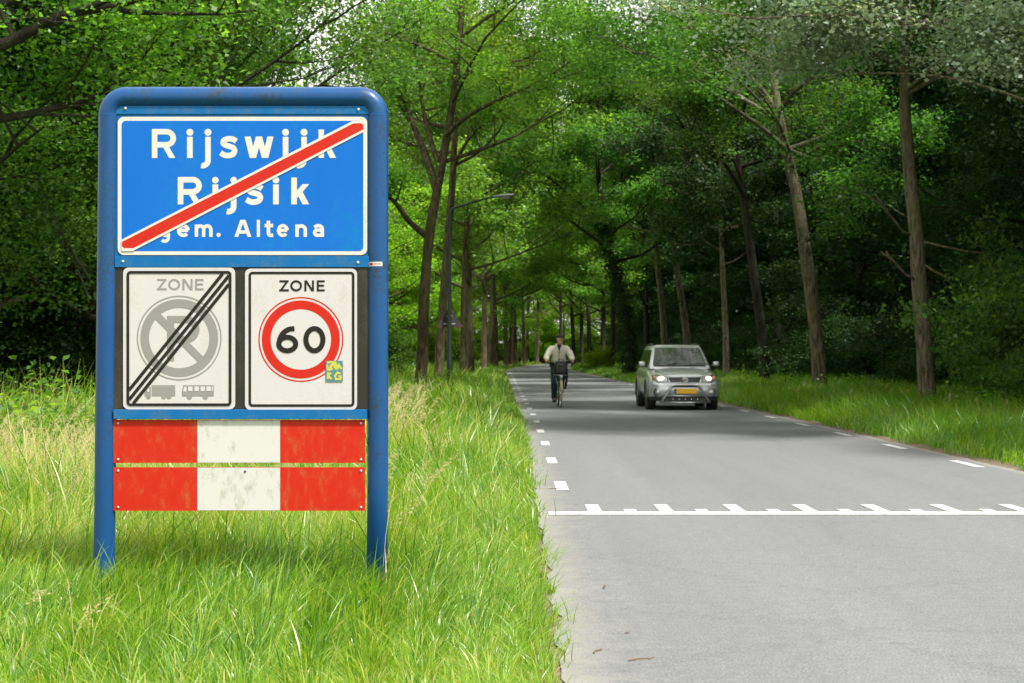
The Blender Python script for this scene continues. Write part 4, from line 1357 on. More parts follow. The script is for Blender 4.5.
ts = empty('warning_sign', (LX, LY + .13, 0))
tag(ts, 'back of a grey triangular warning sign with red rim on the lamp pole', 'road sign')
zb, zh = EYE + (HZ - 326.5) * lu, EYE + (HZ - 308) * lu
hw = .46
def rtri(sc, y):
    P = []
    cz = (zb * 2 + zh) / 3
    for (x, z, a) in ((-hw, zb, 210), (hw, zb, 330), (0, zh, 90)):
        X, Z = x * sc, cz + (z - cz) * sc
        for d in (-50, -25, 0, 25, 50):
            P.append((X * .93 + .05 * math.cos(R(a + d)), y, cz + (Z - cz) * .93 + .05 * math.sin(R(a + d))))
    return P
mb = MB(); A, B = rtri(1, 0), rtri(1, .012); n = len(A)
mb.add(A + B, [tuple(range(n)), tuple(range(2 * n - 1, n - 1, -1))] + [(i, n + i, n + (i + 1) % n, (i + 1) % n) for i in range(n)])
mb.build('plate', principled('sign_back', (.055, .06, .058), .7, spec=.2), ts)
mb = MB(); A, B = rtri(1.0, -.004), rtri(.93, -.004)
mb.add(A + B, [(i, (i + 1) % n, n + (i + 1) % n, n + i) for i in range(n)])
mb.build('red_rim', principled('rim_red', (.16, .03, .02), .6), ts)
for dz in (.13, .50):
    mb = MB(); mb.box((0, -.06, zb + dz * .8), (.20 if dz > .3 else .44, .03, .035)); mb.build('bracket', M['galv'], ts, bevel=.004)

# ------------------------------------------------------------------ the car
m_paint = principled('silver_paint', (.55, .57, .585), .28, metal=.45, coat=.7)
m_paint.node_tree.nodes['Principled BSDF'].inputs['Coat Roughness'].default_value = .08
m_plastic = principled('black_plastic', (.025, .025, .026), .5)
m_grey = principled('grey_plastic', (.16, .165, .165), .5)
m_tyre = principled('tyre_rubber', (.018, .018, .018), .85)
m_alloy = principled('alloy', (.5, .5, .5), .3, metal=.9)
m_chrome = principled('chrome', (.7, .7, .7), .12, metal=1)
m_steel = principled('bar_steel', (.5, .51, .52), .28, metal=.9)
m_glass = principled('car_glass', (.006, .009, .008), .06, spec=.8)
m_seat = principled('seat_cloth', (.05, .05, .05), .8)
m_refl = principled('lamp_reflector', (.45, .46, .45), .2, metal=.6)
m_beam = bpy.data.materials.new('headlight_beam'); m_beam.use_nodes = True
_b = m_beam.node_tree.nodes['Principled BSDF']
_b.inputs['Emission Color'].default_value = (1, .86, .62, 1); _b.inputs['Emission Strength'].default_value = 1.6
m_plate = principled('plate_yellow', (.75, .42, .005), .45)
m_euro = principled('plate_blue_band', (.01, .06, .35), .45)
m_orange = principled('indicator', (.55, .24, .08), .25)

CY0 = 39.5
car = empty('car', ((685 - 512) / F * CY0, CY0, 0.012), R(0.8))
car.scale = (.96, .96, .965)
tag(car, 'silver off-road car with lit headlights and bull bar, driving on the right lane', 'car')


def section(pts, y):
    """mirror a half outline (x>=0, from bottom centre to top centre) into a full ring"""
    L = [(x, y, z) for x, z in pts]
    return L + [(-x, y, z) for x, z in reversed(pts) if x > 1e-6]


def body_ring(y, zb, zt, w0, w1, w2, tf=.0):
    # bottom, sill, bulge, shoulder, bonnet edge, top centre
    P = [(0.0, zb), (w0 * .6, zb), (w0, zb + .03), (w1 - .01, zb + .14), (w1, (zb + zt) * .5), (w1 - .01, zt - .16), (w2 + .02, zt - .05), (w2 * .8, zt - .012), (w2 * .4, zt + tf * .6), (0.0, zt + tf)]
    return section(P, y)


rings = [body_ring(.02, .27, .68, .60, .68, .50),
         body_ring(.06, .24, .74, .68, .78, .62),
         body_ring(.16, .23, .86, .74, .835, .66, .01),
         body_ring(.32, .23, .905, .78, .86, .72, .012),
         body_ring(.62, .24, .955, .79, .868, .74, .016),
         body_ring(1.05, .25, 1.02, .79, .868, .76, .02),
         body_ring(1.30, .25, 1.05, .79, .868, .775, .012),
         body_ring(2.2, .26, 1.06, .79, .868, .79, .0),
         body_ring(3.4, .27, 1.08, .79, .868, .79, .0),
         body_ring(4.0, .30, 1.08, .77, .85, .77, .0),
         body_ring(4.15, .36, 1.05, .72, .80, .72, .0)]
mb = MB(); mb.loft(rings)
body = mb.build('body', m_paint, car, smooth=True, subsurf=2)

# cabin: pillars and roof
def cab(y, w, z): return (y, w, z)
def cab_ring(z, w, yf, yr, r=.10):
    P = []
    for i in range(-3, 4):
        P.append((w * .94 * i / 3, yf + .05 * (abs(i) / 3) ** 2, z))
    P.append((w, yf + .16, z)); P.append((w + .012, (yf + yr) / 2, z)); P.append((w, yr - .16, z))
    for i in range(3, -4, -1): P.append((w * .94 * i / 3, yr, z))
    P.append((-w, yr - .16, z)); P.append((-w - .012, (yf + yr) / 2, z)); P.append((-w, yf + .16, z))
    return P
mb = MB()
mb.loft([cab_ring(1.00, .775, .98, 4.06), cab_ring(1.07, .765, 1.06, 4.05), cab_ring(1.30, .70, 1.38, 3.98), cab_ring(1.51, .632, 1.66, 3.92), cab_ring(1.575, .60, 1.80, 3.85), cab_ring(1.60, .48, 2.0, 3.7), cab_ring(1.608, .2, 2.3, 3.4)])
mb.build('cabin', m_paint, car, smooth=True, angle=50)
# windscreen, slightly bowed and proud of the pillars
mb = MB(); V = []
nu, nv = 11, 7
for j in range(nv):
    t = j / (nv - 1)
    z = 1.085 + (1.525 - 1.085) * t
    w = .685 + (.565 - .685) * t
    yf = 1.055 + (1.685 - 1.055) * t
    for i in range(nu):
        u_ = -1 + 2 * i / (nu - 1)
        V.append((w * u_, yf - .018 + .05 * u_ * u_ - .03 * (1 - u_ * u_) * math.sin(math.pi * t) * .5, z + .006))
mb.add(V, [(j * nu + i, j * nu + i + 1, (j + 1) * nu + i + 1, (j + 1) * nu + i) for j in range(nv - 1) for i in range(nu - 1)])
ws = mb.build('windscreen', m_glass, car, smooth=True)
for x in (-.32, .22):
    mb = MB(); mb.tube([(x, 1.00, 1.095), (x + .18, 1.07, 1.13), (x + .48, 1.10, 1.125)], [.011, .009, .007], 5); mb.build('wiper', m_plastic, ws)
for s in (-1, 1):
    for (ya, yb2, yc, yd) in ((1.28, 2.08, 1.74, 2.10), (2.16, 3.06, 2.18, 3.04), (3.14, 3.86, 3.12, 3.74)):
        mb = MB()
        w0, w1 = .778, .662
        V = [(s * w0, ya, 1.10), (s * (w0 + .004), yb2, 1.10), (s * (w1 + .006), yd, 1.47), (s * w1, yc, 1.47)]
        mb.add(V, [(0, 1, 2, 3) if s > 0 else (3, 2, 1, 0)])
        mb.build('side_window', m_glass, car)
    # mirrors
    mb = MB()
    mb.box((s * .935, 1.30, 1.12), (.165, .10, .125))
    mr_ = mb.build('wing_mirror', m_paint, car, smooth=True, bevel=.035)
    mb = MB(); mb.tube([(s * .79, 1.33, 1.06), (s * .88, 1.31, 1.075)], .03, 8); mb.build('mirror_arm', m_plastic, mr_, smooth=True)
    # roof rail
    mb = MB(); mb.tube(catmull([(s * .585, 2.0, 1.575), (s * .575, 2.15, 1.612), (s * .575, 2.9, 1.622), (s * .575, 3.6, 1.61), (s * .585, 3.75, 1.58)], 4), .016, 8)
    mb.build('roof_rail', m_plastic, car, smooth=True)
    # headlight: housing set into the corner, bright lens, orange corner
    rr_ = []
    mb = MB()
    V = [(s * .395, .085, .695), (s * .43, .105, .835), (s * .66, .20, .872), (s * .775, .32, .855), (s * .79, .26, .73), (s * .66, .105, .672)]
    c_ = Vector((s * .59, .11, .77))
    Vo = [Vector(v) + Vector((0, -.055, 0)) for v in V]
    n = len(V)
    Vi = [c_.lerp(v, .82) + Vector((0, -.028, 0)) for v in Vo]
    Vb = [Vector(v) + Vector((0, .12, 0)) for v in V]
    mb.add(Vb + Vo + Vi, [(i, (i + 1) % n, n + (i + 1) % n, n + i) for i in range(n)] + [(n + i, n + (i + 1) % n, 2 * n + (i + 1) % n, 2 * n + i) for i in range(n)] + [tuple(range(2 * n, 3 * n))])
    hl = mb.build('headlight', m_refl, car, smooth=False)
    mb = MB(); mb.ball((s * .575, .060, .770), (.085, .045, .055), 16, 10); mb.build('bulb', m_beam, hl, smooth=True)
    mb = MB(); mb.ball((s * .725, .17, .775), (.05, .06, .06), 12, 8); mb.build('indicator', m_orange, hl, smooth=True)
    # fog lamp
    mb = MB(); mb.tube([(s * .645, .06, .435), (s * .645, .0, .435)], [.095, .085], 20); fg = mb.build('fog_lamp', m_grey, car, smooth=True, angle=40)
    mb = MB(); mb.ball((s * .645, -.002, .435), (.07, .025, .07), 16, 8); mb.build('fog_lens', m_refl, fg, smooth=True)
    # wheels
    for (yw) in (.86, 3.35):
        w = empty('wheel', (0, 0, 0)); w.parent = car; w.location = (s * .765, yw, .345)
        mb = MB(); n = 36
        prof = [(-.11, .23), (-.115, .31), (-.09, .345), (0, .35), (.09, .345), (.115, .31), (.11, .23)]
        mb.loft([[(x, r_ * math.cos(2 * math.pi * i / n), r_ * math.sin(2 * math.pi * i / n)) for i in range(n)] for x, r_ in prof], caps=False)
        mb.build('tyre', m_tyre, w, smooth=True, angle=60)
        mb = MB()
        for q in range(5):
            a = 2 * math.pi * q / 5
            mb.box((s * .085, .12 * math.cos(a), .12 * math.sin(a)), (.03, .075, .22), Matrix.Rotation(a - math.pi / 2, 3, 'X'))
        mb.tube([(s * .05, 0, 0), (s * .108, 0, 0)], .06, 16)
        mb.tube([(s * .06 + .0, .218 * math.cos(2 * math.pi * i / 28), .218 * math.sin(2 * math.pi * i / 28)) for i in range(28)], .022, 6, closed=True)
        mb.build('rim', m_alloy, w, smooth=True, angle=40)
        # arch flare
        mb = MB()
        mb.tube([(s * .866, yw + .41 * math.cos(R(q)), .345 + .41 * math.sin(R(q))) for q in range(-8, 189, 14)], .035, 8)
        mb.build('wheel_arch', m_grey, car, smooth=True)
        mb = MB()
        mb.tube([(s * .70, yw, .345), (s * .871, yw, .345)], .395, 28); mb.build('arch_liner', m_plastic, car, smooth=True, angle=40)

# bumper: a shell that follows the rounded nose
mb = MB(); rings = []
for i in range(17):
    x = -.86 + 1.72 * i / 16
    u_ = abs(x) / .86
    yo = .24 * u_ ** 9 + .035 * u_ ** 2
    sh_ = 1.0
    rings.append([(x * sh_ if z > .3 else x * sh_ * .97, y + yo, z) for y, z in ((.06, .325), (-.02, .33), (-.045, .36), (-.05, .50), (-.04, .61), (-.012, .655), (.05, .668), (.12, .665), (.14, .3))])
mb.loft(rings, closed=True, caps=True)
mbv = MB(); mbv.loft([[(-.84 + 1.68 * i / 16, y + .24 * (abs(-1 + i / 8)) ** 9 + .035 * (-1 + i / 8) ** 2, z) for y, z in ((.10, .225), (.0, .24), (-.03, .30), (-.02, .335), (.10, .335))] for i in range(17)])
mbv.build('lower_valance', m_plastic, car, smooth=True, angle=50)
bp_ = mb.build('bumper', m_paint, car, smooth=True, angle=50)
for s in (-1, 1):
    mb = MB(); mb.tube([(s * .645, .06, .435), (s * .645, .022, .435)], [.125, .12], 24); mb.build('fog_recess', m_plastic, bp_, smooth=True, angle=40)
# shut lines of the bonnet
for s in (-1, 1):
    mb = MB(); mb.tube(catmull([(s * .395, .13, .862), (s * .60, .30, .915), (s * .665, .62, .965), (s * .70, 1.0, 1.03)], 4), .006, 5); mb.build('shut_line', m_plastic, car)
# grille with emblem
mb = MB()
V = []
for z, w, y in ((.672, .355, .002), (.80, .395, .040)):
    for i in range(9):
        u_ = -1 + i / 4
        V.append((w * u_, y - .015 + .05 * u_ * u_, z))
mb.add(V, [(i, i + 1, 9 + i + 1, 9 + i) for i in range(8)])
gr = mb.build('grille', m_plastic, car, smooth=True)
for z in (.71, .755):
    mb = MB(); mb.tube([(.36 * (-1 + i / 4), -.02 + .05 * (-1 + i / 4) ** 2 + (z - .672) * .3, z) for i in range(9)], .009, 6); mb.build('slat', m_grey, gr, smooth=True)
for z, w in ((.668, .37), (.806, .405)):
    mb = MB(); mb.tube([(w * (-1 + i / 4), -.012 + .05 * (-1 + i / 4) ** 2 + (z - .672) * .28, z) for i in range(9)], .014, 6); mb.build('trim', m_paint, gr, smooth=True)
em = MB()
for (rx, rz_, cz) in ((.072, .05, 0), (.028, .047, 0), (.046, .018, .022)):
    em.tube([(rx * math.cos(2 * math.pi * i / 24), -.035, .738 + cz + rz_ * math.sin(2 * math.pi * i / 24)) for i in range(24)], .0085, 6, closed=True)
em.build('emblem', m_chrome, gr, smooth=True)
# lower intake
mb = MB(); mb.box((0, -.04, .315), (1.0, .03, .10)); mb.build('lower_intake', m_plastic, car, bevel=.01)
mb = MB(); mb.box((0, -.045, .585), (.62, .02, .055)); mb.build('bumper_slot', m_plastic, car, bevel=.01)
# bull bar: upright hoops, top tube, low tube with bolts, skid plate
mb = MB()
mb.tube(catmull([(-.60, -.03, .20), (-.55, -.085, .26), (-.42, -.115, .45), (-.345, -.12, .575), (-.27, -.125, .615), (0, -.13, .622), (.27, -.125, .615), (.345, -.12, .575), (.42, -.115, .45), (.55, -.085, .26), (.60, -.03, .20)], 5), .033, 10)
bb = mb.build('bull_bar', m_steel, car, smooth=True)
mb = MB(); mb.tube([(-.49, -.10, .355), (0, -.115, .35), (.49, -.10, .355)], .028, 10); mb.build('cross_tube', m_steel, bb, smooth=True)
mb = MB(); mb.tube([(-.55, -.08, .195), (0, -.09, .185), (.55, -.08, .195)], .022, 10); mb.build('low_tube', m_steel, bb, smooth=True)
mb = MB(); mb.add([(-.52, -.07, .205), (.52, -.07, .205), (.50, -.055, .315), (-.50, -.055, .315)], [(0, 1, 2, 3)]); mb.build('skid_plate', m_plastic, bb)
for i in range(5):
    mb = MB(); mb.ball((-.30 + .15 * i, -.082, .268), (.022, .016, .022), 10, 8); mb.build('bolt', m_chrome, bb, smooth=True)
# number plate
mb = MB(); mb.box((.0, -.155, .468), (.54, .014, .125)); pt = mb.build('number_plate', m_plate, car, bevel=.004)
mb = MB(); mb.box((-.248, -.1635, .468), (.043, .003, .12)); mb.build('blue_band', m_euro, pt)
mb = MB(); mb.tube([(-.03, 3.2, 1.60), (-.03, 3.34, 1.78)], .006, 6); mb.build('aerial', m_plastic, car)

# ------------------------------------------------------------------ the cyclist and the bicycle
BY = 41.5
BX = (560.8 - 512) / F * BY
BR = R(2.0)
m_bike = principled('bike_frame_paint', (.03, .03, .032), .35)
m_cream = principled('mudguard_cream', (.42, .36, .22), .45)
m_jack = weathered('jacket_beige', (.68, .64, .54), .85, dirt=(.54, .50, .41), amount=.3, scale=5, spec=.2)
m_navy = principled('navy_cloth', (.014, .018, .03), .85, spec=.2)
m_jean = principled('trouser_cloth', (.022, .038, .048), .85, spec=.2)
m_skin = principled('skin', (.62, .36, .27), .55)
m_cap = principled('cap_cloth', (.045, .035, .028), .9, spec=.2)
m_shoe = principled('shoe_leather', (.012, .012, .014), .5)
m_bag = principled('bag_cloth', (.014, .014, .016), .7)
m_white = principled('eye_white', (.6, .58, .55), .4)
m_dull = principled('dull_steel', (.2, .2, .2), .4, metal=.7)
m_hair = principled('grey_hair', (.16, .14, .12), .8)

bike = empty('bicycle', (BX, BY, .012), BR)
tag(bike, 'black upright bicycle with cream front mudguard, ridden on the road', 'bicycle')
WR = .355


def circ(c, r, n, axis='x'):
    return [(c[0], c[1] + r * math.cos(2 * math.pi * i / n), c[2] + r * math.sin(2 * math.pi * i / n)) for i in range(n)]


for yw in (0.0, 1.10):
    w = empty('wheel'); w.parent = bike; w.location = (0, yw, WR)
    mb = MB(); mb.tube(circ((0, 0, 0), WR - .02, 40), .021, 8, closed=True); mb.build('tyre', m_cream if yw == 0 else m_tyre, w, smooth=True)
    mb = MB(); mb.tube(circ((0, 0, 0), WR - .045, 36), .011, 6, closed=True); mb.build('rim', m_chrome, w, smooth=True)
    mb = MB()
    for i in range(18):
        a = 2 * math.pi * i / 18
        mb.tube([((-1) ** i * .03, .02 * math.cos(a), .02 * math.sin(a)), (0, (WR - .05) * math.cos(a), (WR - .05) * math.sin(a))], .0016, 4, cap=False)
    mb.build('spokes', m_chrome, w)
    mb = MB(); mb.tube([(-.05, 0, 0), (.05, 0, 0)], .022, 10); mb.build('hub', m_chrome, w, smooth=True)
fm = MB()
hd_t, hd_b, bb_, st_ = (0, .30, .92), (0, .22, .68), (0, .60, .29), (0, .80, .86)
fm.tube([hd_t, hd_b], .02, 10); fm.tube([hd_b, (0, .45, .34), bb_], .018, 8); fm.tube([bb_, st_], .017, 8); fm.tube([(0, .285, .86), (0, .5, .55), (0, .66, .46)], .015, 8)
for s in (-1, 1):
    fm.tube([bb_, (s * .05, 1.10, WR)], .010, 6); fm.tube([(0, .77, .78), (s * .05, 1.10, WR)], .009, 6)
    fm.tube([(s * .03, .21, .66), (s * .048, .10, .48), (s * .048, 0, WR)], [.013, .012, .009], 6)
fm.build('frame', m_bike, bike, smooth=True)
for yw, a0_, a1_, mt_ in ((0.0, 25, 165, m_cream), (1.10, -10, 180, m_bike)):
    mb = MB(); V = []
    for i in range(17):
        a = R(a0_ + (a1_ - a0_) * i / 16)
        for x, rr_ in ((-.03, .005), (-.015, .02), (.015, .02), (.03, .005)):
            V.append((x, yw + (WR + rr_) * math.cos(a), WR + (WR + rr_) * math.sin(a)))
    mb.add(V, [(4 * i + j, 4 * i + j + 1, 4 * i + j + 5, 4 * i + j + 4) for i in range(16) for j in range(3)])
    mb.build('mudguard', mt_, bike, smooth=True)
mb = MB(); mb.tube(catmull([(-.305, .50, 1.13), (-.30, .34, 1.145), (-.20, .25, 1.16), (0, .28, 1.13), (.20, .25, 1.16), (.30, .34, 1.145), (.305, .50, 1.13)], 4), .011, 8)
hb = mb.build('handlebar', m_dull, bike, smooth=True)
mb = MB(); mb.tube([(0, .30, .90), (0, .285, 1.13)], .013, 8); mb.build('stem', m_chrome, hb, smooth=True)
for s in (-1, 1):
    mb = MB(); mb.tube([(s * .302, .37, 1.143), (s * .305, .50, 1.13)], .017, 8); mb.build('grip', m_tyre, hb, smooth=True)
mb = MB(); mb.ball((0, .90, .97), (.105, .13, .045), 14, 8); mb.build('saddle', m_bike, bike, smooth=True)
mb = MB(); mb.tube([(0, .80, .84), (0, .845, .95)], .013, 8); mb.build('seat_post', m_chrome, bike)
mb = MB()
mb.tube([(-.07, .60, .29), (.07, .60, .29)], .02, 10)
mb.tube([(-.075, .60, .29), (-.075, .58, .125)], .010, 6); mb.tube([(.075, .60, .29), (.075, .62, .455)], .010, 6)
mb.build('crank', m_dull, bike, smooth=True)
for s, y, z in ((-1, .58, .125), (1, .62, .455)):
    mb = MB(); mb.box((s * .13, y, z), (.10, .08, .025)); mb.build('pedal', m_tyre, bike, bevel=.004)
mb = MB()
for x in (-.14, 0, .14): mb.tube([(x, -.16, .80), (x, .20, .80)], .007, 6)
for y in (-.16, .02, .20): mb.tube([(-.16, y, .80), (.16, y, .80)], .007, 6)
for s in (-1, 1): mb.tube([(s * .12, -.02, .80), (s * .055, 0, WR)], .006, 6)
mb.build('front_carrier', m_chrome, bike, smooth=True)
mb = MB(); mb.tube([(0, -.215, .765), (0, -.15, .765)], [.042, .028], 12); hl = mb.build('headlamp', m_dull, bike, smooth=True, angle=40)
mb = MB(); mb.ball((0, -.216, .765), (.035, .012, .035), 12, 6); mb.build('lens', m_refl, hl, smooth=True)

bag = empty('bag', (BX, BY, .012), BR)
tag(bag, 'black rounded bag with grey strap riding on the front carrier of the bicycle', 'bag')
rings = []
for z, w, d in ((.812, .150, .10), (.83, .170, .125), (.95, .172, .13), (1.06, .160, .12), (1.13, .120, .095), (1.155, .07, .06)):
    rings.append([(w * math.copysign(abs(math.cos(R(q))) ** .55, math.cos(R(q))), -.02 + d * math.copysign(abs(math.sin(R(q))) ** .6, math.sin(R(q))), z) for q in range(0, 360, 15)])
mb = MB(); mb.loft(rings); mb.build('bag_body', m_bag, bag, smooth=True)
rings = []
for z, w, d in ((.84, .12, .02), (.86, .125, .035), (.97, .125, .038), (1.0, .11, .02)):
    rings.append([(w * math.copysign(abs(math.cos(R(q))) ** .5, math.cos(R(q))), -.140 + d * math.copysign(abs(math.sin(R(q))) ** .6, math.sin(R(q))), z) for q in range(0, 360, 20)])
mb = MB(); mb.loft(rings); mb.build('pocket', principled('bag_pocket', (.024, .024, .027), .75), bag, smooth=True)
mb = MB(); mb.tube(catmull([(-.06, -.02, 1.14), (-.05, -.03, 1.19), (.05, -.03, 1.19), (.06, -.02, 1.14)], 4), .010, 6); mb.build('handle', m_bag, bag, smooth=True)
mb = MB(); mb.tube([(.12 * math.cos(R(q)), -.15 - .006, 1.0 + .06 * math.sin(R(q))) for q in range(0, 181, 20)], .005, 6); mb.build('zip', m_grey, bag, smooth=True)


def skinned(name, nodes, edges, mat, parent, sub=2, root=0):
    """one continuous surface grown round a skeleton: nodes (x, y, z, rx, ry)"""
    me = bpy.data.meshes.new(name)
    me.from_pydata([n[:3] for n in nodes], edges, [])
    o = link(name, me, parent)
    k = o.modifiers.new('skin', 'SKIN'); k.use_smooth_shade = True
    for i, n in enumerate(nodes):
        me.skin_vertices[0].data[i].radius = (n[3], n[4] if len(n) > 4 else n[3])
        me.skin_vertices[0].data[i].use_root = (i == root)
    q = o.modifiers.new('subsurf', 'SUBSURF'); q.levels = sub; q.render_levels = sub
    dg = bpy.context.evaluated_depsgraph_get()
    em = bpy.data.meshes.new_from_object(o.evaluated_get(dg))
    o.modifiers.clear()
    o.data = em
    em.materials.clear(); em.materials.append(mat)
    em.polygons.foreach_set('use_smooth', np.ones(len(em.polygons), dtype=bool))
    return o


per = empty('person', (BX, BY, .012), BR)
tag(per, 'man in beige jacket and dark flat cap cycling, head turned to his left', 'person')
# body: pelvis, spine, neck, head; arms to the grips, legs to the pedals
N, E = [], []
def nd(*a):
    N.append(a); return len(N) - 1
def ch(*ids):
    for a, b in zip(ids, ids[1:]): E.append((a, b))
pel = nd(0, .86, 1.02, .13, .12)
sp1 = nd(0, .83, 1.16, .13, .10); sp2 = nd(0, .78, 1.32, .145, .10); chs = nd(0, .74, 1.44, .12, .09); nk = nd(0, .70, 1.535, .052, .055); nk2 = nd(.004, .675, 1.585, .052, .056)
jaw = nd(.012, .655, 1.635, .062, .078); hdm = nd(.015, .655, 1.70, .074, .094); hdt = nd(.012, .665, 1.765, .058, .078)
ch(pel, sp1, sp2, chs, nk, nk2, jaw, hdm, hdt)
hands = {}
for s in (-1, 1):
    sh = nd(s * .19, .73, 1.455, .062); el = nd(s * .315, .62, 1.24, .046); wr = nd(s * .31, .46, 1.165, .028); pa = nd(s * .307, .415, 1.160, .036, .026)
    ch(chs, sh, el, wr, pa)
    hands[s] = pa
    hp = nd(s * .10, .84, .98, .10); 
    if s < 0: kn = nd(s * .135, .50, .60, .062); an = nd(s * .125, .64, .215, .042); 
    else: kn = nd(s * .135, .44, .80, .064); an = nd(s * .125, .63, .545, .042)
    mid = nd(*( (Vector(N[hp][:3]) + Vector(N[kn][:3])) / 2 ), .082)
    ca = nd(*(Vector(N[kn][:3]).lerp(Vector(N[an][:3]), .35)), .056)
    ft = nd(N[an][0] * 1.05, N[an][1] - .13, N[an][2] - .055, .034)
    ch(pel, hp, mid, kn, ca, an, ft)
bodym = skinned('body', N, E, m_skin, per, 2, 0)
# fingers wrapped round the grips, thumb on the inner side: joined into the body mesh
import bmesh
def join_into(o, mb):
    bm = bmesh.new(); bm.from_mesh(o.data)
    vs_ = [bm.verts.new(v) for v in mb.v]
    for f_ in mb.f:
        try:
            fc = bm.faces.new([vs_[i] for i in f_]); fc.smooth = True
        except ValueError: pass
    bm.to_mesh(o.data); bm.free()
fmb = MB()
for s in (-1, 1):
    for j, (dl, ln) in enumerate(((0, 1.0), (.021, 1.06), (.042, 1.0), (.061, .85))):
        y = .395 + dl; x = s * .304; z = 1.142 - dl * .09
        P = [(x + s * .026, y, z + .020), (x + s * .036, y - .004, z), (x + s * .024, y - .006, z - .024 * ln), (x, y - .005, z - .030 * ln), (x - s * .018, y - .003, z - .020 * ln)]
        fmb.tube(catmull(P, 3), [.0105] * 4 + [.0100] * 4 + [.0095] * 3 + [.0085, .006], 7)
    P = [(s * .290, .405, 1.168), (s * .272, .395, 1.150), (s * .274, .380, 1.128), (s * .288, .374, 1.118)]
    fmb.tube(catmull(P, 3), [.0125, .0125, .012, .012, .0115, .011, .0105, .0095, .008, .006], 7)
# nose, brows, lips, ears, turned with the head
HC = Vector((.015, .648, 1.695)); HR = Matrix.Rotation(R(38), 3, 'Z')
def hp_(x, y, z): return HC + HR @ Vector((x, y, z))
fmb.tube([hp_(0, -.085, .018), hp_(0, -.108, -.012), hp_(0, -.100, -.024)], [.010, .016, .010], 8)
for s in (-1, 1):
    fmb.ball(hp_(s * .074, .005, -.005), (.013, .022, .032), 8, 6, HR)
    fmb.tube([hp_(s * .014, -.090, .030), hp_(s * .034, -.086, .034), hp_(s * .052, -.072, .028)], [.007, .008, .005], 6)
fmb.ball(hp_(0, -.078, -.082), (.026, .022, .020), 10, 6, HR)
join_into(bodym, fmb)
for s in (-1, 1):
    mb = MB(); mb.ball(hp_(s * .032, -.081, .014), (.013, .010, .008), 10, 6, HR); ey = mb.build('eye', m_white, per, smooth=True)
    mb = MB(); mb.ball(hp_(s * .032, -.088, .014), (.006, .006, .006), 8, 6, HR); mb.build('iris', m_navy, ey, smooth=True)
mb = MB(); mb.tube([hp_(-.024, -.088, -.050), hp_(0, -.096, -.049), hp_(.024, -.088, -.050)], [.004, .007, .004], 6); mb.build('mouth', principled('lips', (.33, .12, .09), .5), per, smooth=True)
mb = MB(); mb.ball(hp_(0, .022, .018), (.079, .086, .072), 16, 10, HR); mb.build('hair', m_hair, per, smooth=True)
rings = []
for z, w, d, yo in ((.045, .083, .099, 0), (.062, .094, .112, -.006), (.085, .090, .106, -.008), (.108, .062, .078, -.004), (.116, .02, .03, 0)):
    rings.append([hp_(w * math.cos(R(q)), yo + d * math.sin(R(q)), z) for q in range(0, 360, 18)])
mb = MB(); mb.loft(rings)
cap = mb.build('flat_cap', m_cap, per, smooth=True)
mb = MB(); V = []
for i in range(9):
    a = R(-150 + 120 * i / 8)
    V += [hp_(.085 * math.cos(a), .098 * math.sin(a) - .005, .056), hp_(.088 * math.cos(a), .098 * math.sin(a) - .055 * abs(math.sin(a)), .046), hp_(.085 * math.cos(a), .098 * math.sin(a) - .004, .046)]
mb.add(V, [(3 * i + j, 3 * i + (j + 1) % 3, 3 * i + 3 + (j + 1) % 3, 3 * i + 3 + j) for i in range(8) for j in range(3)])
mb.build('peak', m_cap, cap, smooth=True)

# jacket
N, E = [], []
a = nd(0, .85, 1.05, .185, .15); b = nd(0, .82, 1.18, .20, .155); c = nd(0, .775, 1.33, .205, .14); d = nd(0, .745, 1.43, .16, .12); e = nd(0, .715, 1.505, .085, .075)
ch(a, b, c, d, e)
for s in (-1, 1):
    sh = nd(s * .19, .73, 1.445, .096); ue = nd(s * .262, .68, 1.35, .090); el = nd(s * .322, .62, 1.235, .082); fo = nd(s * .315, .535, 1.195, .070); cu = nd(s * .310, .465, 1.168, .046)
    ch(d, sh, ue, el, fo, cu)
jk = skinned('jacket', N, E, m_jack, per, 2, 0)
tx = bpy.data.textures.new('cloth_folds', 'CLOUDS'); tx.noise_scale = .09
dm = jk.modifiers.new('folds', 'DISPLACE'); dm.texture = tx; dm.strength = .035; dm.mid_level = .5
# collar, zip and the dark shirt in the open neck
mb = MB()
for s in (-1, 1):
    mb.tube(catmull([(s * .02, .77, 1.56), (s * .072, .72, 1.565), (s * .075, .64, 1.53), (s * .045, .60, 1.46), (s * .015, .595, 1.38)], 4), [.018] * 12 + [.016] * 5, 8)
mb.build('collar', m_jack, jk, smooth=True)
mb = MB()
mb.add([(-.05, .612, 1.535), (.05, .612, 1.535), (.045, .595, 1.45), (0, .588, 1.36), (-.045, .595, 1.45), (0, .582, 1.47)], [(0, 5, 1), (1, 5, 2), (2, 5, 3), (3, 5, 4), (4, 5, 0)])
mb.ball((.0, .635, 1.50), (.060, .05, .06), 12, 8)
mb.build('shirt', m_navy, per, smooth=True)
mb = MB(); mb.tube(catmull([(.0, .588, 1.37), (.0, .618, 1.25), (.0, .66, 1.10)], 4), .006, 6); mb.build('zip', m_grey, jk, smooth=True)
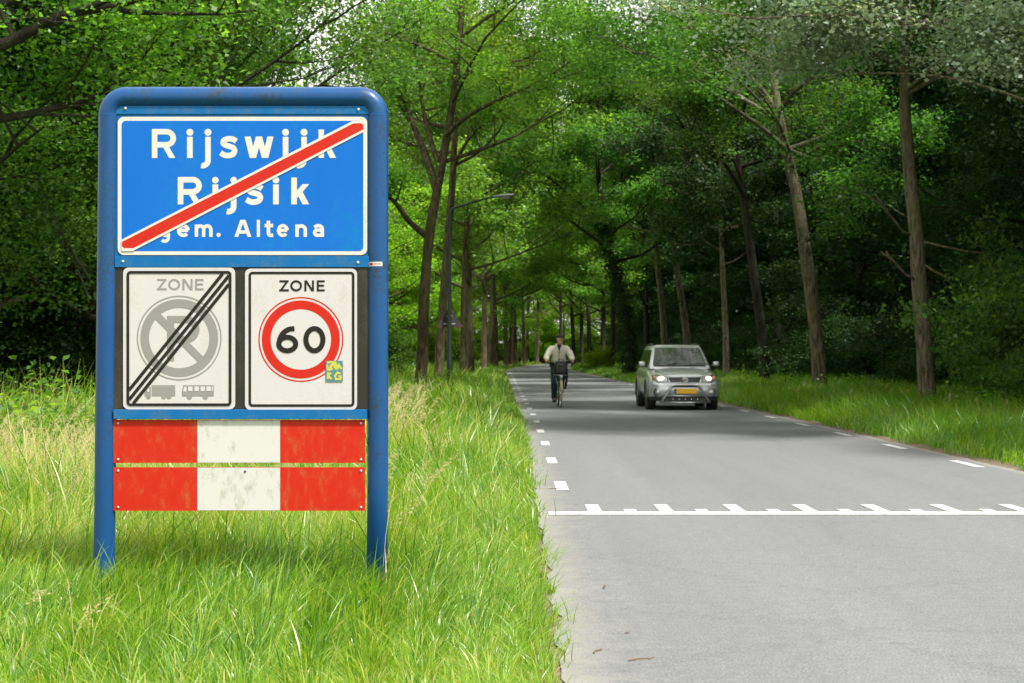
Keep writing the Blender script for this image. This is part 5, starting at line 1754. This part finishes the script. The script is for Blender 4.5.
# trousers
N, E = [], []
pel = nd(0, .86, 1.03, .155, .145)
for s in (-1, 1):
    hp = nd(s * .10, .82, .98, .118)
    kn = (s * .135, .495, .60) if s < 0 else (s * .135, .435, .80)
    an = (s * .125, .645, .135) if s < 0 else (s * .125, .635, .465)
    m1 = nd(*Vector((s * .10, .82, .98)).lerp(Vector(kn), .5), .102); k1 = nd(*kn, .084); c1 = nd(*Vector(kn).lerp(Vector(an), .4), .078); a1 = nd(*Vector(kn).lerp(Vector(an), .97), .070)
    ch(pel, hp, m1, k1, c1, a1)
skinned('trousers', N, E, m_jean, per, 2, 0)
for s, (y, z) in ((-1, (.60, .155)), (1, (.605, .485))):
    N, E = [], []
    q = [nd(s * .13, y + .075, z + .035, .05, .055), nd(s * .13, y + .02, z + .03, .05, .055), nd(s * .133, y - .06, z + .010, .044, .034), nd(s * .136, y - .13, z + .008, .034, .026)]
    ch(*q)
    skinned('shoe', N, E, m_shoe, per, 2, 0)


# ------------------------------------------------------------------ bits lying on the road
m_twig = principled('dry_leaf', (.14, .085, .04), .9, spec=.1)
m_lf2 = principled('fallen_leaf', (.10, .12, .03), .8, spec=.2)
for i in range(24):
    g = random.Random(900 + i)
    if i < 14:
        Y = 7.2 + g.random() ** 1.5 * 24
        x = cx(Y) - HALF + .10 + abs(g.gauss(0, .14))
        lb = 'small dry twig or leaf crumb on the dusty left road edge'; gp_ = 'leaf crumbs along the left road edge'
    elif i < 15:
        Y = g.uniform(8, 24); x = cx(Y) + g.uniform(-1.8, 2.0)
        lb = 'small dry leaf lying out on the open asphalt'; gp_ = 'leaves on the open road'
    else:
        Y = g.uniform(18.8, 24); x = cx(Y) + HALF + g.uniform(-.02, .25)
        lb = 'dry leaf on the soil beside the right road edge'; gp_ = 'leaves at the right road edge'
    o = empty('twig' if (i % 3 == 0 and i < 14) else 'fallen_leaf', (x, Y, .0145), g.uniform(0, 6.3))
    sc = g.uniform(.3, .65)
    mb = MB()
    if i % 3 == 0 and i < 14:
        L = .05 * sc + .04
        mb.tube([(-L, 0, .003), (-L * .2, .008, .005), (L * .5, -.004, .004), (L, .006, .006)], [.0032, .003, .0026, .0016], 5)
        mb.build('stem', m_twig, o)
    else:
        w = .016 * sc * (2.2 if i >= 17 else 1); L = .030 * sc * (2.2 if i >= 17 else 1)
        mb.add([(-L, 0, .001), (-L * .3, w, .006 * sc), (L * .5, w * .8, .011 * sc), (L, 0, .004), (L * .5, -w * .8, .002), (-L * .3, -w, .008 * sc), (0, 0, .0012)], [(0, 6, 1), (1, 6, 2), (2, 6, 3), (3, 6, 4), (4, 6, 5), (5, 6, 0)])
        mb.build('blade', m_twig if g.random() < .7 else m_lf2, o)
    tag(o, lb, 'twig' if (i % 3 == 0 and i < 14) else 'leaf', gp_)
